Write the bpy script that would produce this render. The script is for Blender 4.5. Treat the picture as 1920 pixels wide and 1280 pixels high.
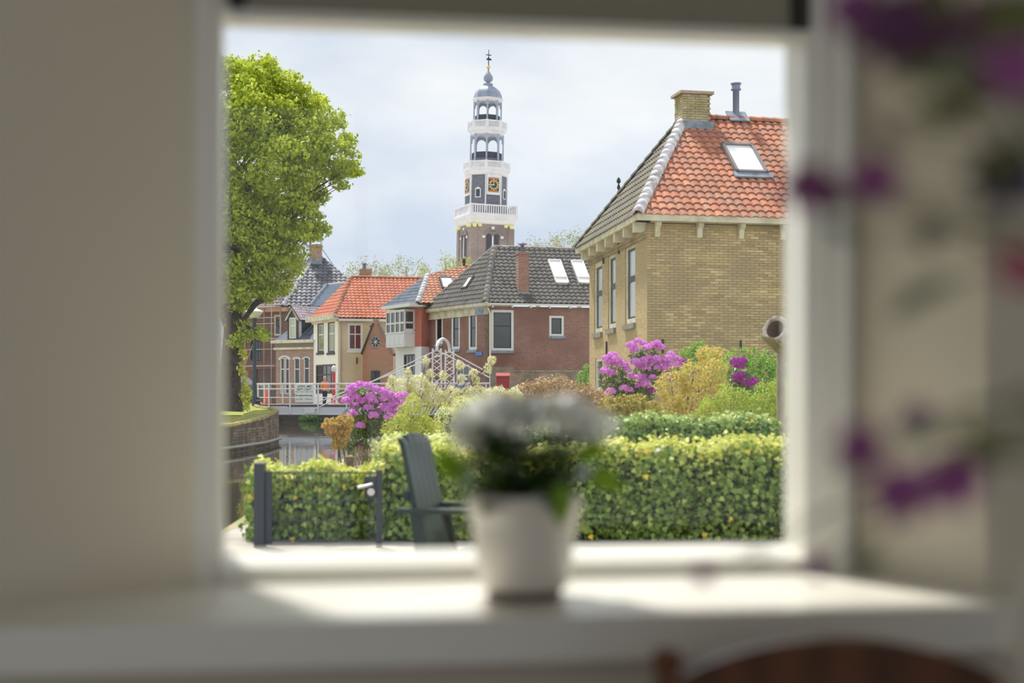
import bpy, math, random
import numpy as np
from mathutils import Vector, Matrix

for o in list(bpy.data.objects):
    bpy.data.objects.remove(o, do_unlink=True)
sc = bpy.context.scene
COL = sc.collection

# ------------------------------------------------------------------ camera
F = 2667.0          # focal length in pixels of the 1920 px wide frame (50 mm on 36 mm)
CX, HY = 960.0, 742.0
CZ = 1.10           # eye height above the room floor
cam = bpy.data.cameras.new('camera')
cam.sensor_width = 36.0
cam.lens = F / 1920.0 * 36.0
cam.shift_y = (HY - 640.0) / 1920.0
cam.clip_end = 2000
cam.dof.use_dof = True
cam.dof.focus_distance = 55.0
cam.dof.aperture_fstop = 2.0
camo = bpy.data.objects.new('camera', cam)
camo.location = (0, 0, CZ)
camo.rotation_euler = (math.pi / 2, 0, 0)
COL.objects.link(camo)
sc.camera = camo

# ------------------------------------------------------------------ world
w = bpy.data.worlds.new('sky'); sc.world = w; w.use_nodes = True
nt = w.node_tree; nt.nodes.clear()
tc = nt.nodes.new('ShaderNodeTexCoord')
mp = nt.nodes.new('ShaderNodeMapping')
mp.inputs['Scale'].default_value = (1.0, 1.0, 2.2)
mp.inputs['Location'].default_value = (0.35, 0.0, 0.62)
nz = nt.nodes.new('ShaderNodeTexNoise')
nz.inputs['Scale'].default_value = 3.1; nz.inputs['Detail'].default_value = 5.0
nz.inputs['Roughness'].default_value = 0.5
cr = nt.nodes.new('ShaderNodeValToRGB')
cr.color_ramp.elements[0].position = 0.38; cr.color_ramp.elements[0].color = (0.56, 0.625, 0.735, 1)
cr.color_ramp.elements[1].position = 0.62; cr.color_ramp.elements[1].color = (0.86, 0.87, 0.875, 1)
bg = nt.nodes.new('ShaderNodeBackground'); bg.inputs['Strength'].default_value = 1.0
out = nt.nodes.new('ShaderNodeOutputWorld')
nt.links.new(tc.outputs['Generated'], mp.inputs['Vector'])
nt.links.new(mp.outputs['Vector'], nz.inputs['Vector'])
nt.links.new(nz.outputs['Fac'], cr.inputs['Fac'])
nt.links.new(cr.outputs['Color'], bg.inputs['Color'])
nt.links.new(bg.outputs['Background'], out.inputs['Surface'])

# ------------------------------------------------------------------ sun
sl = bpy.data.lights.new('sun', 'SUN'); sl.energy = 4.6; sl.angle = math.radians(5)
sl.color = (1.0, 0.95, 0.86)
so = bpy.data.objects.new('sun', sl); COL.objects.link(so)
sd = Vector((-0.25, 0.46, 0.85)).normalized()     # towards the sun
so.rotation_euler = sd.to_track_quat('Z', 'Y').to_euler()
so.location = (-20, 60, 60)

sc.view_settings.view_transform = 'Standard'
sc.view_settings.look = 'None'
sc.view_settings.exposure = 0.30
sc.view_settings.gamma = 1.0
sc.view_settings.use_curve_mapping = False

# ================================================================== helpers
R = random.Random(7)
NP = np.random.default_rng(11)
WM = {}                                            # world matrices of objects

def U(px, py, d):
    return Vector(((px - CX) / F * d, d, CZ + (HY - py) / F * d))
def uz(py, d): return CZ + (HY - py) / F * d
def ux(px, d): return (px - CX) / F * d

def lin(c):
    r = []
    for v in c:
        v = v / 255.0
        r.append(v / 12.92 if v <= 0.04045 else ((v + 0.055) / 1.055) ** 2.4)
    return (r[0], r[1], r[2], 1.0)

MATS = {}
GAIN = 1.0                                          # albedo scale of the materials made next
_lin0 = lin
def lin(c):
    v = _lin0(c)
    return tuple(min(.86, x * GAIN) for x in v[:3]) + (1.0,)
def mat(name, col, rough=0.7, spec=0.3, metal=0.0, col2=None, nscale=6.0, col3=None,
        rand=None, bump=0.0, bscale=40.0, trans=0.0, brick=None, coat=0.0, emit=None, wave=None):
    """Procedural material: base colour, blotches (col2/col3, world noise), per-piece variation
    (rand = (dark colour, light colour) picked by object random + island random)."""
    if name in MATS: return MATS[name]
    m = bpy.data.materials.new(name); m.use_nodes = True
    t = m.node_tree; N = t.nodes; L = t.links
    p = N['Principled BSDF']
    p.inputs['Roughness'].default_value = rough
    p.inputs['Metallic'].default_value = metal
    p.inputs['Specular IOR Level'].default_value = spec
    if coat: p.inputs['Coat Weight'].default_value = coat
    geo = N.new('ShaderNodeNewGeometry')
    tcn = N.new('ShaderNodeTexCoord')
    def rgb(c):
        n = N.new('ShaderNodeRGB'); n.outputs[0].default_value = lin(c); return n.outputs[0]
    def mix(f, a, b, mode='MIX'):
        n = N.new('ShaderNodeMix'); n.data_type = 'RGBA'; n.blend_type = mode
        if isinstance(f, float): n.inputs[0].default_value = f
        else: L.new(f, n.inputs[0])
        L.new(a, n.inputs[6]); L.new(b, n.inputs[7]); return n.outputs[2]
    def ramp(v, a, b):
        n = N.new('ShaderNodeMapRange'); n.inputs[1].default_value = a; n.inputs[2].default_value = b
        L.new(v, n.inputs[0]); return n.outputs[0]
    def noise(sc_, det=3.0, vec=None):
        n = N.new('ShaderNodeTexNoise'); n.inputs['Scale'].default_value = sc_
        n.inputs['Detail'].default_value = det
        L.new(vec if vec is not None else geo.outputs['Position'], n.inputs['Vector']); return n.outputs['Fac']
    c = rgb(col)
    if brick:                                      # fine brick courses on far walls (object coordinates x/z)
        bw, bh, mort, alt = brick
        sx = N.new('ShaderNodeSeparateXYZ'); L.new(tcn.outputs['Object'], sx.inputs[0])
        cx = N.new('ShaderNodeCombineXYZ'); L.new(sx.outputs[0], cx.inputs[0]); L.new(sx.outputs[2], cx.inputs[1])
        b = N.new('ShaderNodeTexBrick')
        b.inputs['Scale'].default_value = 1.0
        b.inputs['Brick Width'].default_value = bw; b.inputs['Row Height'].default_value = bh
        b.inputs['Mortar Size'].default_value = 0.008; b.inputs['Bias'].default_value = 0.0
        b.inputs['Color1'].default_value = lin(col); b.inputs['Color2'].default_value = lin(alt)
        b.inputs['Mortar'].default_value = lin(mort)
        L.new(cx.outputs[0], b.inputs['Vector'])
        c = b.outputs['Color']
    if rand:
        oi = N.new('ShaderNodeObjectInfo')
        a = N.new('ShaderNodeMath'); a.operation = 'ADD'
        L.new(oi.outputs['Random'], a.inputs[0]); L.new(geo.outputs['Random Per Island'], a.inputs[1])
        fr = N.new('ShaderNodeMath'); fr.operation = 'FRACT'; L.new(a.outputs[0], fr.inputs[0])
        rr = N.new('ShaderNodeValToRGB')
        els = rr.color_ramp.elements
        cols = list(rand)
        els[0].color = lin(cols[0]); els[1].color = lin(cols[-1])
        for i, cc in enumerate(cols[1:-1]):
            e = els.new((i + 1) / (len(cols) - 1)); e.color = lin(cc)
        L.new(fr.outputs[0], rr.inputs[0])
        c = rr.outputs['Color']
    if col2:
        c = mix(ramp(noise(nscale, 5.0), 0.42, 0.66), c, rgb(col2))
    if col3:
        c = mix(ramp(noise(nscale * 3.1, 3.0), 0.55, 0.7), c, rgb(col3))
    if wave:
        wv = N.new('ShaderNodeTexWave'); wv.inputs['Scale'].default_value = wave[0]
        wv.inputs['Distortion'].default_value = 6.0; wv.inputs['Detail'].default_value = 3
        L.new(tcn.outputs['Object'], wv.inputs['Vector'])
        c = mix(wv.outputs['Fac'], c, rgb(wave[1]))
    L.new(c, p.inputs['Base Color'])
    if bump:
        bn = N.new('ShaderNodeBump'); bn.inputs['Strength'].default_value = bump
        bn.inputs['Distance'].default_value = 0.02
        L.new(noise(bscale, 4.0), bn.inputs['Height']); L.new(bn.outputs[0], p.inputs['Normal'])
    if trans:
        tr = N.new('ShaderNodeBsdfTranslucent'); L.new(c, tr.inputs['Color'])
        ms = N.new('ShaderNodeMixShader'); ms.inputs[0].default_value = trans
        L.new(p.outputs[0], ms.inputs[1]); L.new(tr.outputs[0], ms.inputs[2])
        L.new(ms.outputs[0], N['Material Output'].inputs['Surface'])
    if emit:
        p.inputs['Emission Color'].default_value = lin(emit[0]); p.inputs['Emission Strength'].default_value = emit[1]
    MATS[name] = m
    return m

class MB:
    """mesh builder"""
    def __init__(s): s.v = []; s.f = []
    def add(s, vs, fs):
        n = len(s.v); s.v += [tuple(v) for v in vs]; s.f += [tuple(i + n for i in f) for f in fs]; return s
    def box(s, a, b, M=None):
        x0, y0, z0 = a; x1, y1, z1 = b
        vs = [(x0,y0,z0),(x1,y0,z0),(x1,y1,z0),(x0,y1,z0),(x0,y0,z1),(x1,y0,z1),(x1,y1,z1),(x0,y1,z1)]
        if M is not None: vs = [tuple(M @ Vector(v)) for v in vs]
        return s.add(vs, [(0,3,2,1),(4,5,6,7),(0,1,5,4),(1,2,6,5),(2,3,7,6),(3,0,4,7)])
    def quad(s, *p): return s.add(p, [tuple(range(len(p)))])
    def prism(s, poly, h):
        """poly: 3D points of a planar polygon, h: extrusion Vector"""
        n = len(poly); h = Vector(h)
        vs = [tuple(p) for p in poly] + [tuple(Vector(p) + h) for p in poly]
        fs = [tuple(range(n))[::-1], tuple(range(n, 2 * n))] + [(i, (i + 1) % n, n + (i + 1) % n, n + i) for i in range(n)]
        return s.add(vs, fs)
    def tube(s, path, r, n=6, cap=True):
        path = [Vector(p) for p in path]; k = len(path)
        rs = r if isinstance(r, (list, tuple)) else [r] * k
        vs = []
        up0 = None
        for i, p in enumerate(path):
            t = (path[min(i + 1, k - 1)] - path[max(i - 1, 0)]).normalized()
            if up0 is None or abs(t.dot(up0)) > 0.98:
                up0 = Vector((0, 0, 1)) if abs(t.z) < 0.9 else Vector((1, 0, 0))
            a = t.cross(up0).normalized(); b = t.cross(a).normalized()
            for j in range(n):
                an = 2 * math.pi * j / n
                vs.append(p + a * math.cos(an) * rs[i] + b * math.sin(an) * rs[i])
        fs = []
        for i in range(k - 1):
            for j in range(n):
                fs.append((i*n+j, i*n+(j+1)%n, (i+1)*n+(j+1)%n, (i+1)*n+j))
        if cap: fs += [tuple(range(n)), tuple(range((k-1)*n, k*n))[::-1]]
        return s.add(vs, fs)
    def lathe(s, prof, n=24, c=(0,0,0), cap=False, rot=0.0):
        vs = []; k = len(prof)
        for r, z in prof:
            for j in range(n):
                an = 2 * math.pi * (j + rot) / n
                vs.append((c[0] + r * math.cos(an), c[1] + r * math.sin(an), c[2] + z))
        fs = [(i*n+j, i*n+(j+1)%n, (i+1)*n+(j+1)%n, (i+1)*n+j) for i in range(k-1) for j in range(n)]
        if cap: fs += [tuple(range(n))[::-1], tuple(range((k-1)*n, k*n))]
        return s.add(vs, fs)
    def mesh(s, name, m=None, smooth=False):
        me = bpy.data.meshes.new(name); me.from_pydata(s.v, [], s.f); me.update()
        if m is not None: me.materials.append(m)
        if smooth:
            me.polygons.foreach_set('use_smooth', [True] * len(me.polygons))
        return me

def tag(o, label=None, cat=None, group=None, kind=None):
    if label: o['label'] = label
    if cat: o['category'] = cat
    if group: o['group'] = group
    if kind: o['kind'] = kind
    return o

def put(name, me, parent=None, M=None):
    """link mesh (data) as an object with world matrix M"""
    M = M if M is not None else Matrix.Identity(4)
    o = bpy.data.objects.new(name, me); COL.objects.link(o)
    if parent is not None:
        o.parent = parent
        o.matrix_basis = WM[parent.name].inverted() @ M
    else:
        o.matrix_basis = M
    WM[o.name] = M.copy()
    return o

def part(name, mb, m, parent, M=None, smooth=False):
    return put(name, mb.mesh(name, m, smooth), parent, M)

def root(name, loc, label, cat, group=None, M=None):
    o = bpy.data.objects.new(name, None); COL.objects.link(o); o.empty_display_size = 0.1
    M = M if M is not None else Matrix.Translation(Vector(loc))
    o.matrix_basis = M; WM[o.name] = M.copy()
    return tag(o, label, cat, group)

def structure(name, mb, m, M=None, smooth=False, parent=None, label=None):
    o = part(name, mb, m, parent, M, smooth)
    if parent is None: o['kind'] = 'structure'
    if label: o['label'] = label
    return o

class Face:
    """vertical wall plane; local x along the wall, y inward, z up"""
    def __init__(s, o, d):
        s.o = Vector((o[0], o[1], 0)); s.d = Vector((d[0], d[1], 0)).normalized()
        s.n = Vector((s.d.y, -s.d.x, 0))           # outward
        i = -s.n
        s.M = Matrix(((s.d.x, i.x, 0, s.o.x), (s.d.y, i.y, 0, s.o.y), (0, 0, 1, 0), (0, 0, 0, 1)))
    def uv(s, px, py, off=0.0):
        r = Vector(((px - CX) / F, 1, (HY - py) / F))
        t = (s.o.dot(s.n) + off) / Vector((r.x, r.y, 0)).dot(s.n)
        P = r * t
        return (Vector((P.x, P.y, 0)) - s.o).dot(s.d), CZ + P.z
    def u(s, px): return s.uv(px, HY)[0]
    def z(s, px, py, off=0.0): return s.uv(px, py, off)[1]
    def rect(s, x0, y0, x1, y1, off=0.0):
        """pixel rectangle (left, top, right, bottom) -> u0,u1,z0,z1 on this plane"""
        xm, ym = (x0 + x1) / 2, (y0 + y1) / 2
        return s.uv(x0, ym, off)[0], s.uv(x1, ym, off)[0], s.uv(xm, y1, off)[1], s.uv(xm, y0, off)[1]
    def P(s, u, y=0, z=0): return s.M @ Vector((u, y, z))

def along(p, d, px):
    """point p + t*d whose picture column is px"""
    k = (px - CX) / F
    t = (k * p[1] - p[0]) / (d[0] - k * d[1])
    return (p[0] + t * d[0], p[1] + t * d[1])

def wall_holes(u0, u1, z0, z1, holes, depth=0.18):
    """wall skin with rectangular openings and reveals (local face coordinates)"""
    mb = MB()
    us = sorted({u0, u1} | {min(max(h[0], u0), u1) for h in holes} | {min(max(h[1], u0), u1) for h in holes})
    zs = sorted({z0, z1} | {min(max(h[2], z0), z1) for h in holes} | {min(max(h[3], z0), z1) for h in holes})
    for i in range(len(us) - 1):
        for j in range(len(zs) - 1):
            cu, cz = (us[i] + us[i+1]) / 2, (zs[j] + zs[j+1]) / 2
            if any(h[0] < cu < h[1] and h[2] < cz < h[3] for h in holes): continue
            mb.quad((us[i],0,zs[j]), (us[i+1],0,zs[j]), (us[i+1],0,zs[j+1]), (us[i],0,zs[j+1]))
    for a, b, c, d in holes:
        mb.quad((a,0,c),(a,0,d),(a,depth,d),(a,depth,c)); mb.quad((b,0,d),(b,0,c),(b,depth,c),(b,depth,d))
        mb.quad((a,0,d),(b,0,d),(b,depth,d),(a,depth,d)); mb.quad((b,0,c),(a,0,c),(a,depth,c),(b,depth,c))
    return mb

def window(rt, fc, h, fm, pm, cols=(0.5,), rows=(0.35,), fw=0.07, bar=0.035, sash=None, sill=None, label=None, y=0.07, bigbar=None, name='window'):
    """window set in opening h=(u0,u1,z0,z1): frame part with a pane child for each light"""
    a, b, c, d = h
    mb = MB()
    mb.box((a, y-0.03, c), (a+fw, y+0.06, d)); mb.box((b-fw, y-0.03, c), (b, y+0.06, d))
    mb.box((a+fw, y-0.03, c), (b-fw, y+0.06, c+fw)); mb.box((a+fw, y-0.03, d-fw), (b-fw, y+0.06, d))
    o = part(name, mb, fm, rt, fc.M)
    if label: o['label'] = label
    ia, ib, ic, id_ = a+fw, b-fw, c+fw, d-fw
    ue = [ia] + [ia + (ib-ia)*f for f in cols] + [ib]
    ze = [ic] + sorted([id_ - (id_-ic)*f for f in rows]) + [id_]
    sm = sash or fm
    bb = MB()
    for u in ue[1:-1]: bb.box((u-bar/2, y, ic), (u+bar/2, y+0.05, id_))
    for z in ze[1:-1]: bb.box((ia, y-0.005, z-bar/2), (ib, y+0.05, z+bar/2))
    if sash is not None:
        s_ = 0.05
        bb.box((ia,y,ic),(ia+s_,y+.05,id_)); bb.box((ib-s_,y,ic),(ib,y+.05,id_)); bb.box((ia,y,ic),(ib,y+.05,ic+s_)); bb.box((ia,y,id_-s_),(ib,y+.05,id_))
    if bb.v: part('sash', bb, sm, o, fc.M)
    for i in range(len(ue)-1):
        for j in range(len(ze)-1):
            pmb = MB().box((ue[i]+0.005, y+0.02, ze[j]+0.005), (ue[i+1]-0.005, y+0.035, ze[j+1]-0.005))
            part('pane', pmb, pm, o, fc.M)
    if sill:
        part('window_sill', MB().box((a-0.06, -0.07, c-0.13), (b+0.06, y, c)), sill, o, fc.M)
    return o

def inpoly(x, y, P):
    c = False; j = len(P) - 1
    for i in range(len(P)):
        if (P[i][1] > y) != (P[j][1] > y) and x < (P[j][0]-P[i][0])*(y-P[i][1])/(P[j][1]-P[i][1]) + P[i][0]: c = not c
        j = i
    return c

class Slope:
    """roof plane from eave start p0 to eave end p1 with a third point up the slope"""
    def __init__(s, p0, p1, top):
        s.p0 = Vector(p0); s.u = (Vector(p1) - s.p0).normalized()
        v = Vector(top) - s.p0; v -= s.u * v.dot(s.u); s.v = v.normalized()
        s.n = s.u.cross(s.v)
        if s.n.z < 0: s.n = -s.n
        s.M = Matrix.Translation(s.p0) @ Matrix((s.u, s.v, s.u.cross(s.v))).transposed().to_4x4()
        s.flip = s.u.cross(s.v).z < 0
    def uv(s, P):
        q = Vector(P) - s.p0; return q.dot(s.u), q.dot(s.v)
    def at(s, px, py):
        r = Vector(((px-CX)/F, 1, (HY-py)/F)); o = Vector((0,0,CZ))
        t = (s.p0 - o).dot(s.n) / r.dot(s.n)
        return s.uv(o + r * t)

def pantile(wd, ln, h=0.045, n=8):
    """S-shaped clay tile with its lower lip; local x across, y up the slope, z out"""
    mb = MB(); vs = []; up = h * .75
    for k in range(n + 1):
        t = k / n; x = (t - 0.5) * wd * 1.04
        z = h * (0.5 + 0.5 * math.sin(2 * math.pi * (t - 0.1)) + .18 * math.sin(4 * math.pi * t))
        vs += [(x, -0.55*ln, z + up), (x, 0.55*ln, z + 0.002), (x, -0.55*ln, z + up), (x, -0.53*ln, z)]
    fs = []
    for k in range(n):
        a, b = 4*k, 4*(k+1)
        fs += [(a, b, b+1, a+1), (a+3, b+3, b+2, a+2)]
    mb.add(vs, fs); return mb

def clip_mesh(me, M, planes):
    """copy of a mesh cut by world planes (point, inward normal)"""
    import bmesh
    bm = bmesh.new(); bm.from_mesh(me); Mi = M.inverted(); Mr = Mi.to_3x3()
    for p, nrm in planes:
        g = bm.verts[:] + bm.edges[:] + bm.faces[:]
        if not g: break
        bmesh.ops.bisect_plane(bm, geom=g, plane_co=Mi @ p, plane_no=(Mr @ nrm).normalized(), clear_inner=True)
    if not bm.faces: bm.free(); return None
    m2 = bpy.data.meshes.new(me.name); bm.to_mesh(m2); bm.free()
    m2.materials.append(me.materials[0]); return m2

def tile_roof(rt, sl, poly, tw, th, m, deckm, cap=300, name='roof_tile', avoid=(), h=0.045, deck_name='roof_deck'):
    P2 = [sl.uv(p) for p in poly]
    n = sl.n
    deck = MB().prism([Vector(p) - n * 0.10 for p in poly], n * 0.09)
    part(deck_name, deck, deckm, rt)
    us = [p[0] for p in P2]; vs = [p[1] for p in P2]
    me = pantile(tw, th, h).mesh(name, m, True)
    # work in a frame whose z is outward
    uu = sl.u; vv = sl.v
    if sl.flip: uu = -uu
    B = Matrix((uu, vv, uu.cross(vv))).transposed().to_4x4()
    cells = []
    nv = int((max(vs) - min(vs)) / th) + 1; nu = int((max(us) - min(us)) / tw) + 2
    for j in range(nv):
        for i in range(nu):
            cu = min(us) + (i + 0.5) * tw; cv = min(vs) + (j + 0.5) * th
            if any(a[0] < cu < a[1] and a[2] < cv < a[3] for a in avoid): continue
            cor = [inpoly(cu + a*tw*.52, max(cv + b*th*.56, .002), P2) for a in (-1, 1) for b in (-1, 1)]
            if all(cor): cells.append((cu, cv, False))
            elif any(cor) or inpoly(cu, cv, P2): cells.append((cu, cv, True))
    cen = sum((Vector(p) for p in poly), Vector()) / len(poly)
    planes = []
    for i in range(1, len(poly)):
        a, b = Vector(poly[i]), Vector(poly[(i+1) % len(poly)])
        pn = (b - a).cross(n).normalized()
        if (cen - a).dot(pn) < 0: pn = -pn
        planes.append((a, pn))
    pos = [sl.p0 + sl.u * c[0] + sl.v * c[1] for c in cells]
    def vis(p):
        px = CX + p.x / p.y * F; py = HY - (p.z - CZ) / p.y * F
        return 415 < px < 1500 and 40 < py < 1040
    order = sorted(range(len(pos)), key=lambda k: (not vis(pos[k]), pos[k].y))
    big = MB()
    for r_, k in enumerate(order):
        jit = Matrix.Rotation(R.uniform(-.02, .02), 4, 'Z')
        M = Matrix.Translation(pos[k]) @ B @ jit
        mk = clip_mesh(me, M, planes) if cells[k][2] else me
        if mk is None: continue
        if r_ < cap: put(name, mk, rt, M)
        else: big.add([M @ v.co for v in mk.vertices], [tuple(p.vertices) for p in mk.polygons])
    if big.v:
        o = part('roof_tiles_beyond', big, m, rt, smooth=True); o['kind'] = 'stuff'
    return len(cells)

def ridge(rt, p, q, r, ln, m, name='ridge_tile', drop=0.03):
    p = Vector(p); q = Vector(q); t = (q - p); L = t.length; t.normalize()
    up = Vector((0,0,1)); side = t.cross(up).normalized(); up = side.cross(t).normalized()
    mb = MB(); k = 7; vs = []
    for e, (y, s_) in enumerate(((-0.02, 1.12), (1.0, 0.95))):
        for i in range(k):
            a = math.pi * i / (k - 1)
            vs.append((math.cos(a) * r * s_, y * ln, math.sin(a) * r * s_ - drop))
    for i in range(k):
        a = math.pi * i / (k - 1)
        vs.append((math.cos(a) * r, -0.02 * ln, math.sin(a) * r * 0.85 - drop))
    fs = [(i, i+1, k+i+1, k+i) for i in range(k-1)] + [(i+1, i, 2*k+i, 2*k+i+1) for i in range(k-1)]
    mb.add(vs, fs); me = mb.mesh(name, m, True)
    n = max(1, int(round(L / ln)))
    B = Matrix((side, t, up)).transposed().to_4x4()
    for i in range(n):
        put(name, me, rt, Matrix.Translation(p + t * (L * i / n)) @ B @ Matrix.Scale(L / n / ln, 4, (0,1,0)))

def bricks(rt, fc, u0, u1, z0, z1, m, holes=(), bw=0.21, bh=0.052, gap=0.011, cap=300, proud=0.012, key=None):
    """running-bond bricks standing proud of the mortar face"""
    me = MB().box((-bw/2, -proud, -bh/2), (bw/2, 0.0, bh/2)).mesh('brick', m)
    mh = MB().box((-bw/4+gap/4, -proud, -bh/2), (bw/4-gap/4, 0.0, bh/2)).mesh('brick', m)
    row = 0; z = z0 + bh/2; L = []
    while z + bh/2 < z1:
        u = u0 + (0 if row % 2 else -(bw+gap)/2)
        while u < u1:
            a, b = u, u + bw
            c = (max(a, u0) + min(b, u1)) / 2; wdt = min(b, u1) - max(a, u0)
            if wdt > 0.06 and not any(h[0]-.02 < c < h[1]+.02 and h[2]-.02 < z < h[3]+.02 for h in holes):
                L.append((c, z, wdt))
            u += bw + gap
        z += bh + gap; row += 1
    def keyf(t):
        p = fc.P(t[0], 0, t[1])
        px = CX + p.x / p.y * F; py = HY - (p.z - CZ) / p.y * F
        return (not (420 < px < 1480 and 60 < py < 1020), key(t) if key else p.length)
    L.sort(key=keyf)
    big = MB()
    for k, (c, z, wdt) in enumerate(L):
        j = R.uniform(-0.005, 0.004)
        if k < cap:
            put('brick', me if wdt > bw * 0.75 else mh, rt, fc.M @ Matrix.Translation((c, j, z)))
        else:
            big.box((c - wdt/2, -proud + j, z - bh/2), (c + wdt/2, 0.0, z + bh/2))
    if big.v:
        o = part('bricks_beyond', big, m, rt, fc.M); o['kind'] = 'stuff'

# ---- leaves
T_IVY = np.array([(0,-.42,0),(.34,-.5,.03),(.52,-.08,.06),(.26,.1,.02),(0,.6,-.05),(-.26,.1,.02),(-.52,-.08,.06),(-.34,-.5,.03)])
T_DIA = np.array([(0,-.5,0),(.30,-.02,.08),(0,.5,0),(-.30,-.02,.08)])
T_LONG = np.array([(0,-.5,0),(.13,-.02,.03),(0,.5,-.05),(-.13,-.02,.03)])
def leaf_mesh(pts, nrm, size, tmpl, name, m, jit=0.6, droop=0.5, rng=NP):
    n = len(pts); pts = np.asarray(pts, float); nrm = np.asarray(nrm, float)
    nn = nrm + rng.normal(0, jit, (n, 3)); nn /= np.linalg.norm(nn, axis=1)[:, None] + 1e-9
    tip = rng.normal(0, 1, (n, 3)); tip[:, 2] -= droop * 2
    tip -= nn * (tip * nn).sum(1)[:, None]; tip /= np.linalg.norm(tip, axis=1)[:, None] + 1e-9
    sd_ = np.cross(tip, nn)
    sz = size * rng.uniform(0.65, 1.3, n)
    k = len(tmpl)
    V = pts[:, None, :] + sz[:, None, None] * (tmpl[None, :, 0, None] * sd_[:, None, :] + tmpl[None, :, 1, None] * tip[:, None, :] + tmpl[None, :, 2, None] * nn[:, None, :])
    V = V.reshape(-1, 3)
    me = bpy.data.meshes.new(name)
    me.vertices.add(n * k); me.vertices.foreach_set('co', V.ravel())
    me.loops.add(n * k); me.loops.foreach_set('vertex_index', np.arange(n * k, dtype=np.int32))
    me.polygons.add(n); me.polygons.foreach_set('loop_start', np.arange(0, n * k, k, dtype=np.int32))
    me.polygons.foreach_set('loop_total', np.full(n, k, dtype=np.int32))
    me.materials.append(m); me.update(); me.validate()
    return me

def blob_pts(c, r, n, inner=0.55, rng=NP):
    d = rng.normal(0, 1, (n, 3)); d /= np.linalg.norm(d, axis=1)[:, None]
    lump = 1 + 0.13 * np.sin(d[:, 0] * 5 + c[0] * 3) + 0.1 * np.sin(d[:, 2] * 7 + c[1] * 2 + d[:, 1] * 4)
    rad = rng.uniform(inner, 1.0, n) ** 0.6 * lump
    r = np.array(r)
    p = np.array(c)[None, :] + d * rad[:, None] * r[None, :]
    nn = d / r[None, :]; nn /= np.linalg.norm(nn, axis=1)[:, None]
    nn[:, 2] += 0.35
    return p, nn

GZ = -0.10                                          # garden ground level
def shrub(name, label, cat, blobs, lm, size, n, tmpl=T_DIA, base=None, group=None, droop=0.4, stemm=None, ground=GZ, jit=0.6, inner=0.55):
    b0 = blobs[0][0]
    base = base or (b0[0], b0[1])
    rt = root(name, (base[0], base[1], ground), label, cat, group)
    vol = [b[1][0] * b[1][1] + b[1][0] * b[1][2] for b in blobs]; tv = sum(vol)
    P = []; Nn = []
    for (c, r), v in zip(blobs, vol):
        p, q = blob_pts(c, r, max(20, int(n * v / tv)), inner); P.append(p); Nn.append(q)
    P = np.concatenate(P); Nn = np.concatenate(Nn)
    k = P[:, 2] > ground + 0.01
    f = put('foliage', leaf_mesh(P[k], Nn[k], size, tmpl, 'foliage', lm, jit, droop), rt); f['kind'] = 'stuff'
    st = MB()
    for c, r in blobs:
        mid = ((base[0]+c[0])/2 + R.uniform(-.08,.08), (base[1]+c[1])/2, (ground+c[2])/2)
        st.tube([(base[0]+R.uniform(-.04,.04), base[1], ground-.02), mid, c], [0.016, 0.011, 0.006], 5)
    part('stem', st, stemm or MATS['bark'], rt)
    return rt

# ================================================================== materials
mat('bark', (92, 78, 68), 0.9, col2=(62, 52, 46), nscale=8, bump=0.5, bscale=25)
M_wallin = mat('interior_paint', (215, 207, 190), 0.55, 0.3)
M_wallin2 = mat('interior_wall_paint', (214, 206, 188), 0.7, 0.25)
M_wood_white = mat('white_gloss_paint', (232, 229, 220), 0.28, 0.5)
M_white = mat('white_paint', (226, 226, 224), 0.5, 0.4)
M_cream_trim = mat('cream_trim', (222, 216, 196), 0.6, 0.3, col2=(196, 186, 160), nscale=3)
M_pane = mat('far_window_pane', (38, 42, 46), 0.06, 0.9)
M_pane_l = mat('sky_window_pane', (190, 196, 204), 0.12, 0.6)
M_dark = mat('dark_green_paint', (40, 46, 44), 0.45, 0.4)
M_lead = mat('lead', (142, 152, 166), 0.5, 0.5, col2=(112, 120, 134), nscale=5)
M_zinc = mat('zinc', (136, 150, 178), 0.42, 0.5, metal=0.3)
M_stone = mat('grey_stone', (150, 146, 136), 0.8, col2=(120, 114, 104))
M_timber = mat('roof_timber', (70, 60, 52), 0.9)

# ================================================================== ground, water, quays
WZ = -0.35                                          # canal level
m_grass = mat('lawn', (134, 148, 66), 0.95, 0.1, col2=(186, 168, 100), nscale=0.9, col3=(96, 118, 40), bump=0.6, bscale=18)
m_pave = mat('street_bricks', (184, 172, 158), 0.9, 0.2, col2=(166, 154, 142), nscale=0.6)
m_garden = mat('garden_soil', (168, 154, 126), 0.95, 0.1, col2=(140, 146, 92), nscale=1.2)
m_terr = mat('terrace_paving', (178, 172, 162), 0.85, 0.2, col2=(158, 150, 142), nscale=2.5)
def water_mat():
    m = bpy.data.materials.new('canal_water'); m.use_nodes = True
    N = m.node_tree.nodes; L = m.node_tree.links; p = N['Principled BSDF']
    p.inputs['Base Color'].default_value = lin((58, 54, 40)); p.inputs['Roughness'].default_value = 0.04
    p.inputs['Specular IOR Level'].default_value = 0.9; p.inputs['IOR'].default_value = 1.33
    g = N.new('ShaderNodeNewGeometry'); mpn = N.new('ShaderNodeMapping'); mpn.inputs['Scale'].default_value = (1.0, 0.35, 1)
    n1 = N.new('ShaderNodeTexNoise'); n1.inputs['Scale'].default_value = 1.6; n1.inputs['Detail'].default_value = 3
    b = N.new('ShaderNodeBump'); b.inputs['Strength'].default_value = 0.10; b.inputs['Distance'].default_value = 0.05
    L.new(g.outputs['Position'], mpn.inputs[0]); L.new(mpn.outputs[0], n1.inputs['Vector'])
    L.new(n1.outputs['Fac'], b.inputs['Height']); L.new(b.outputs[0], p.inputs['Normal'])
    return m
M_water = water_mat()
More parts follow.
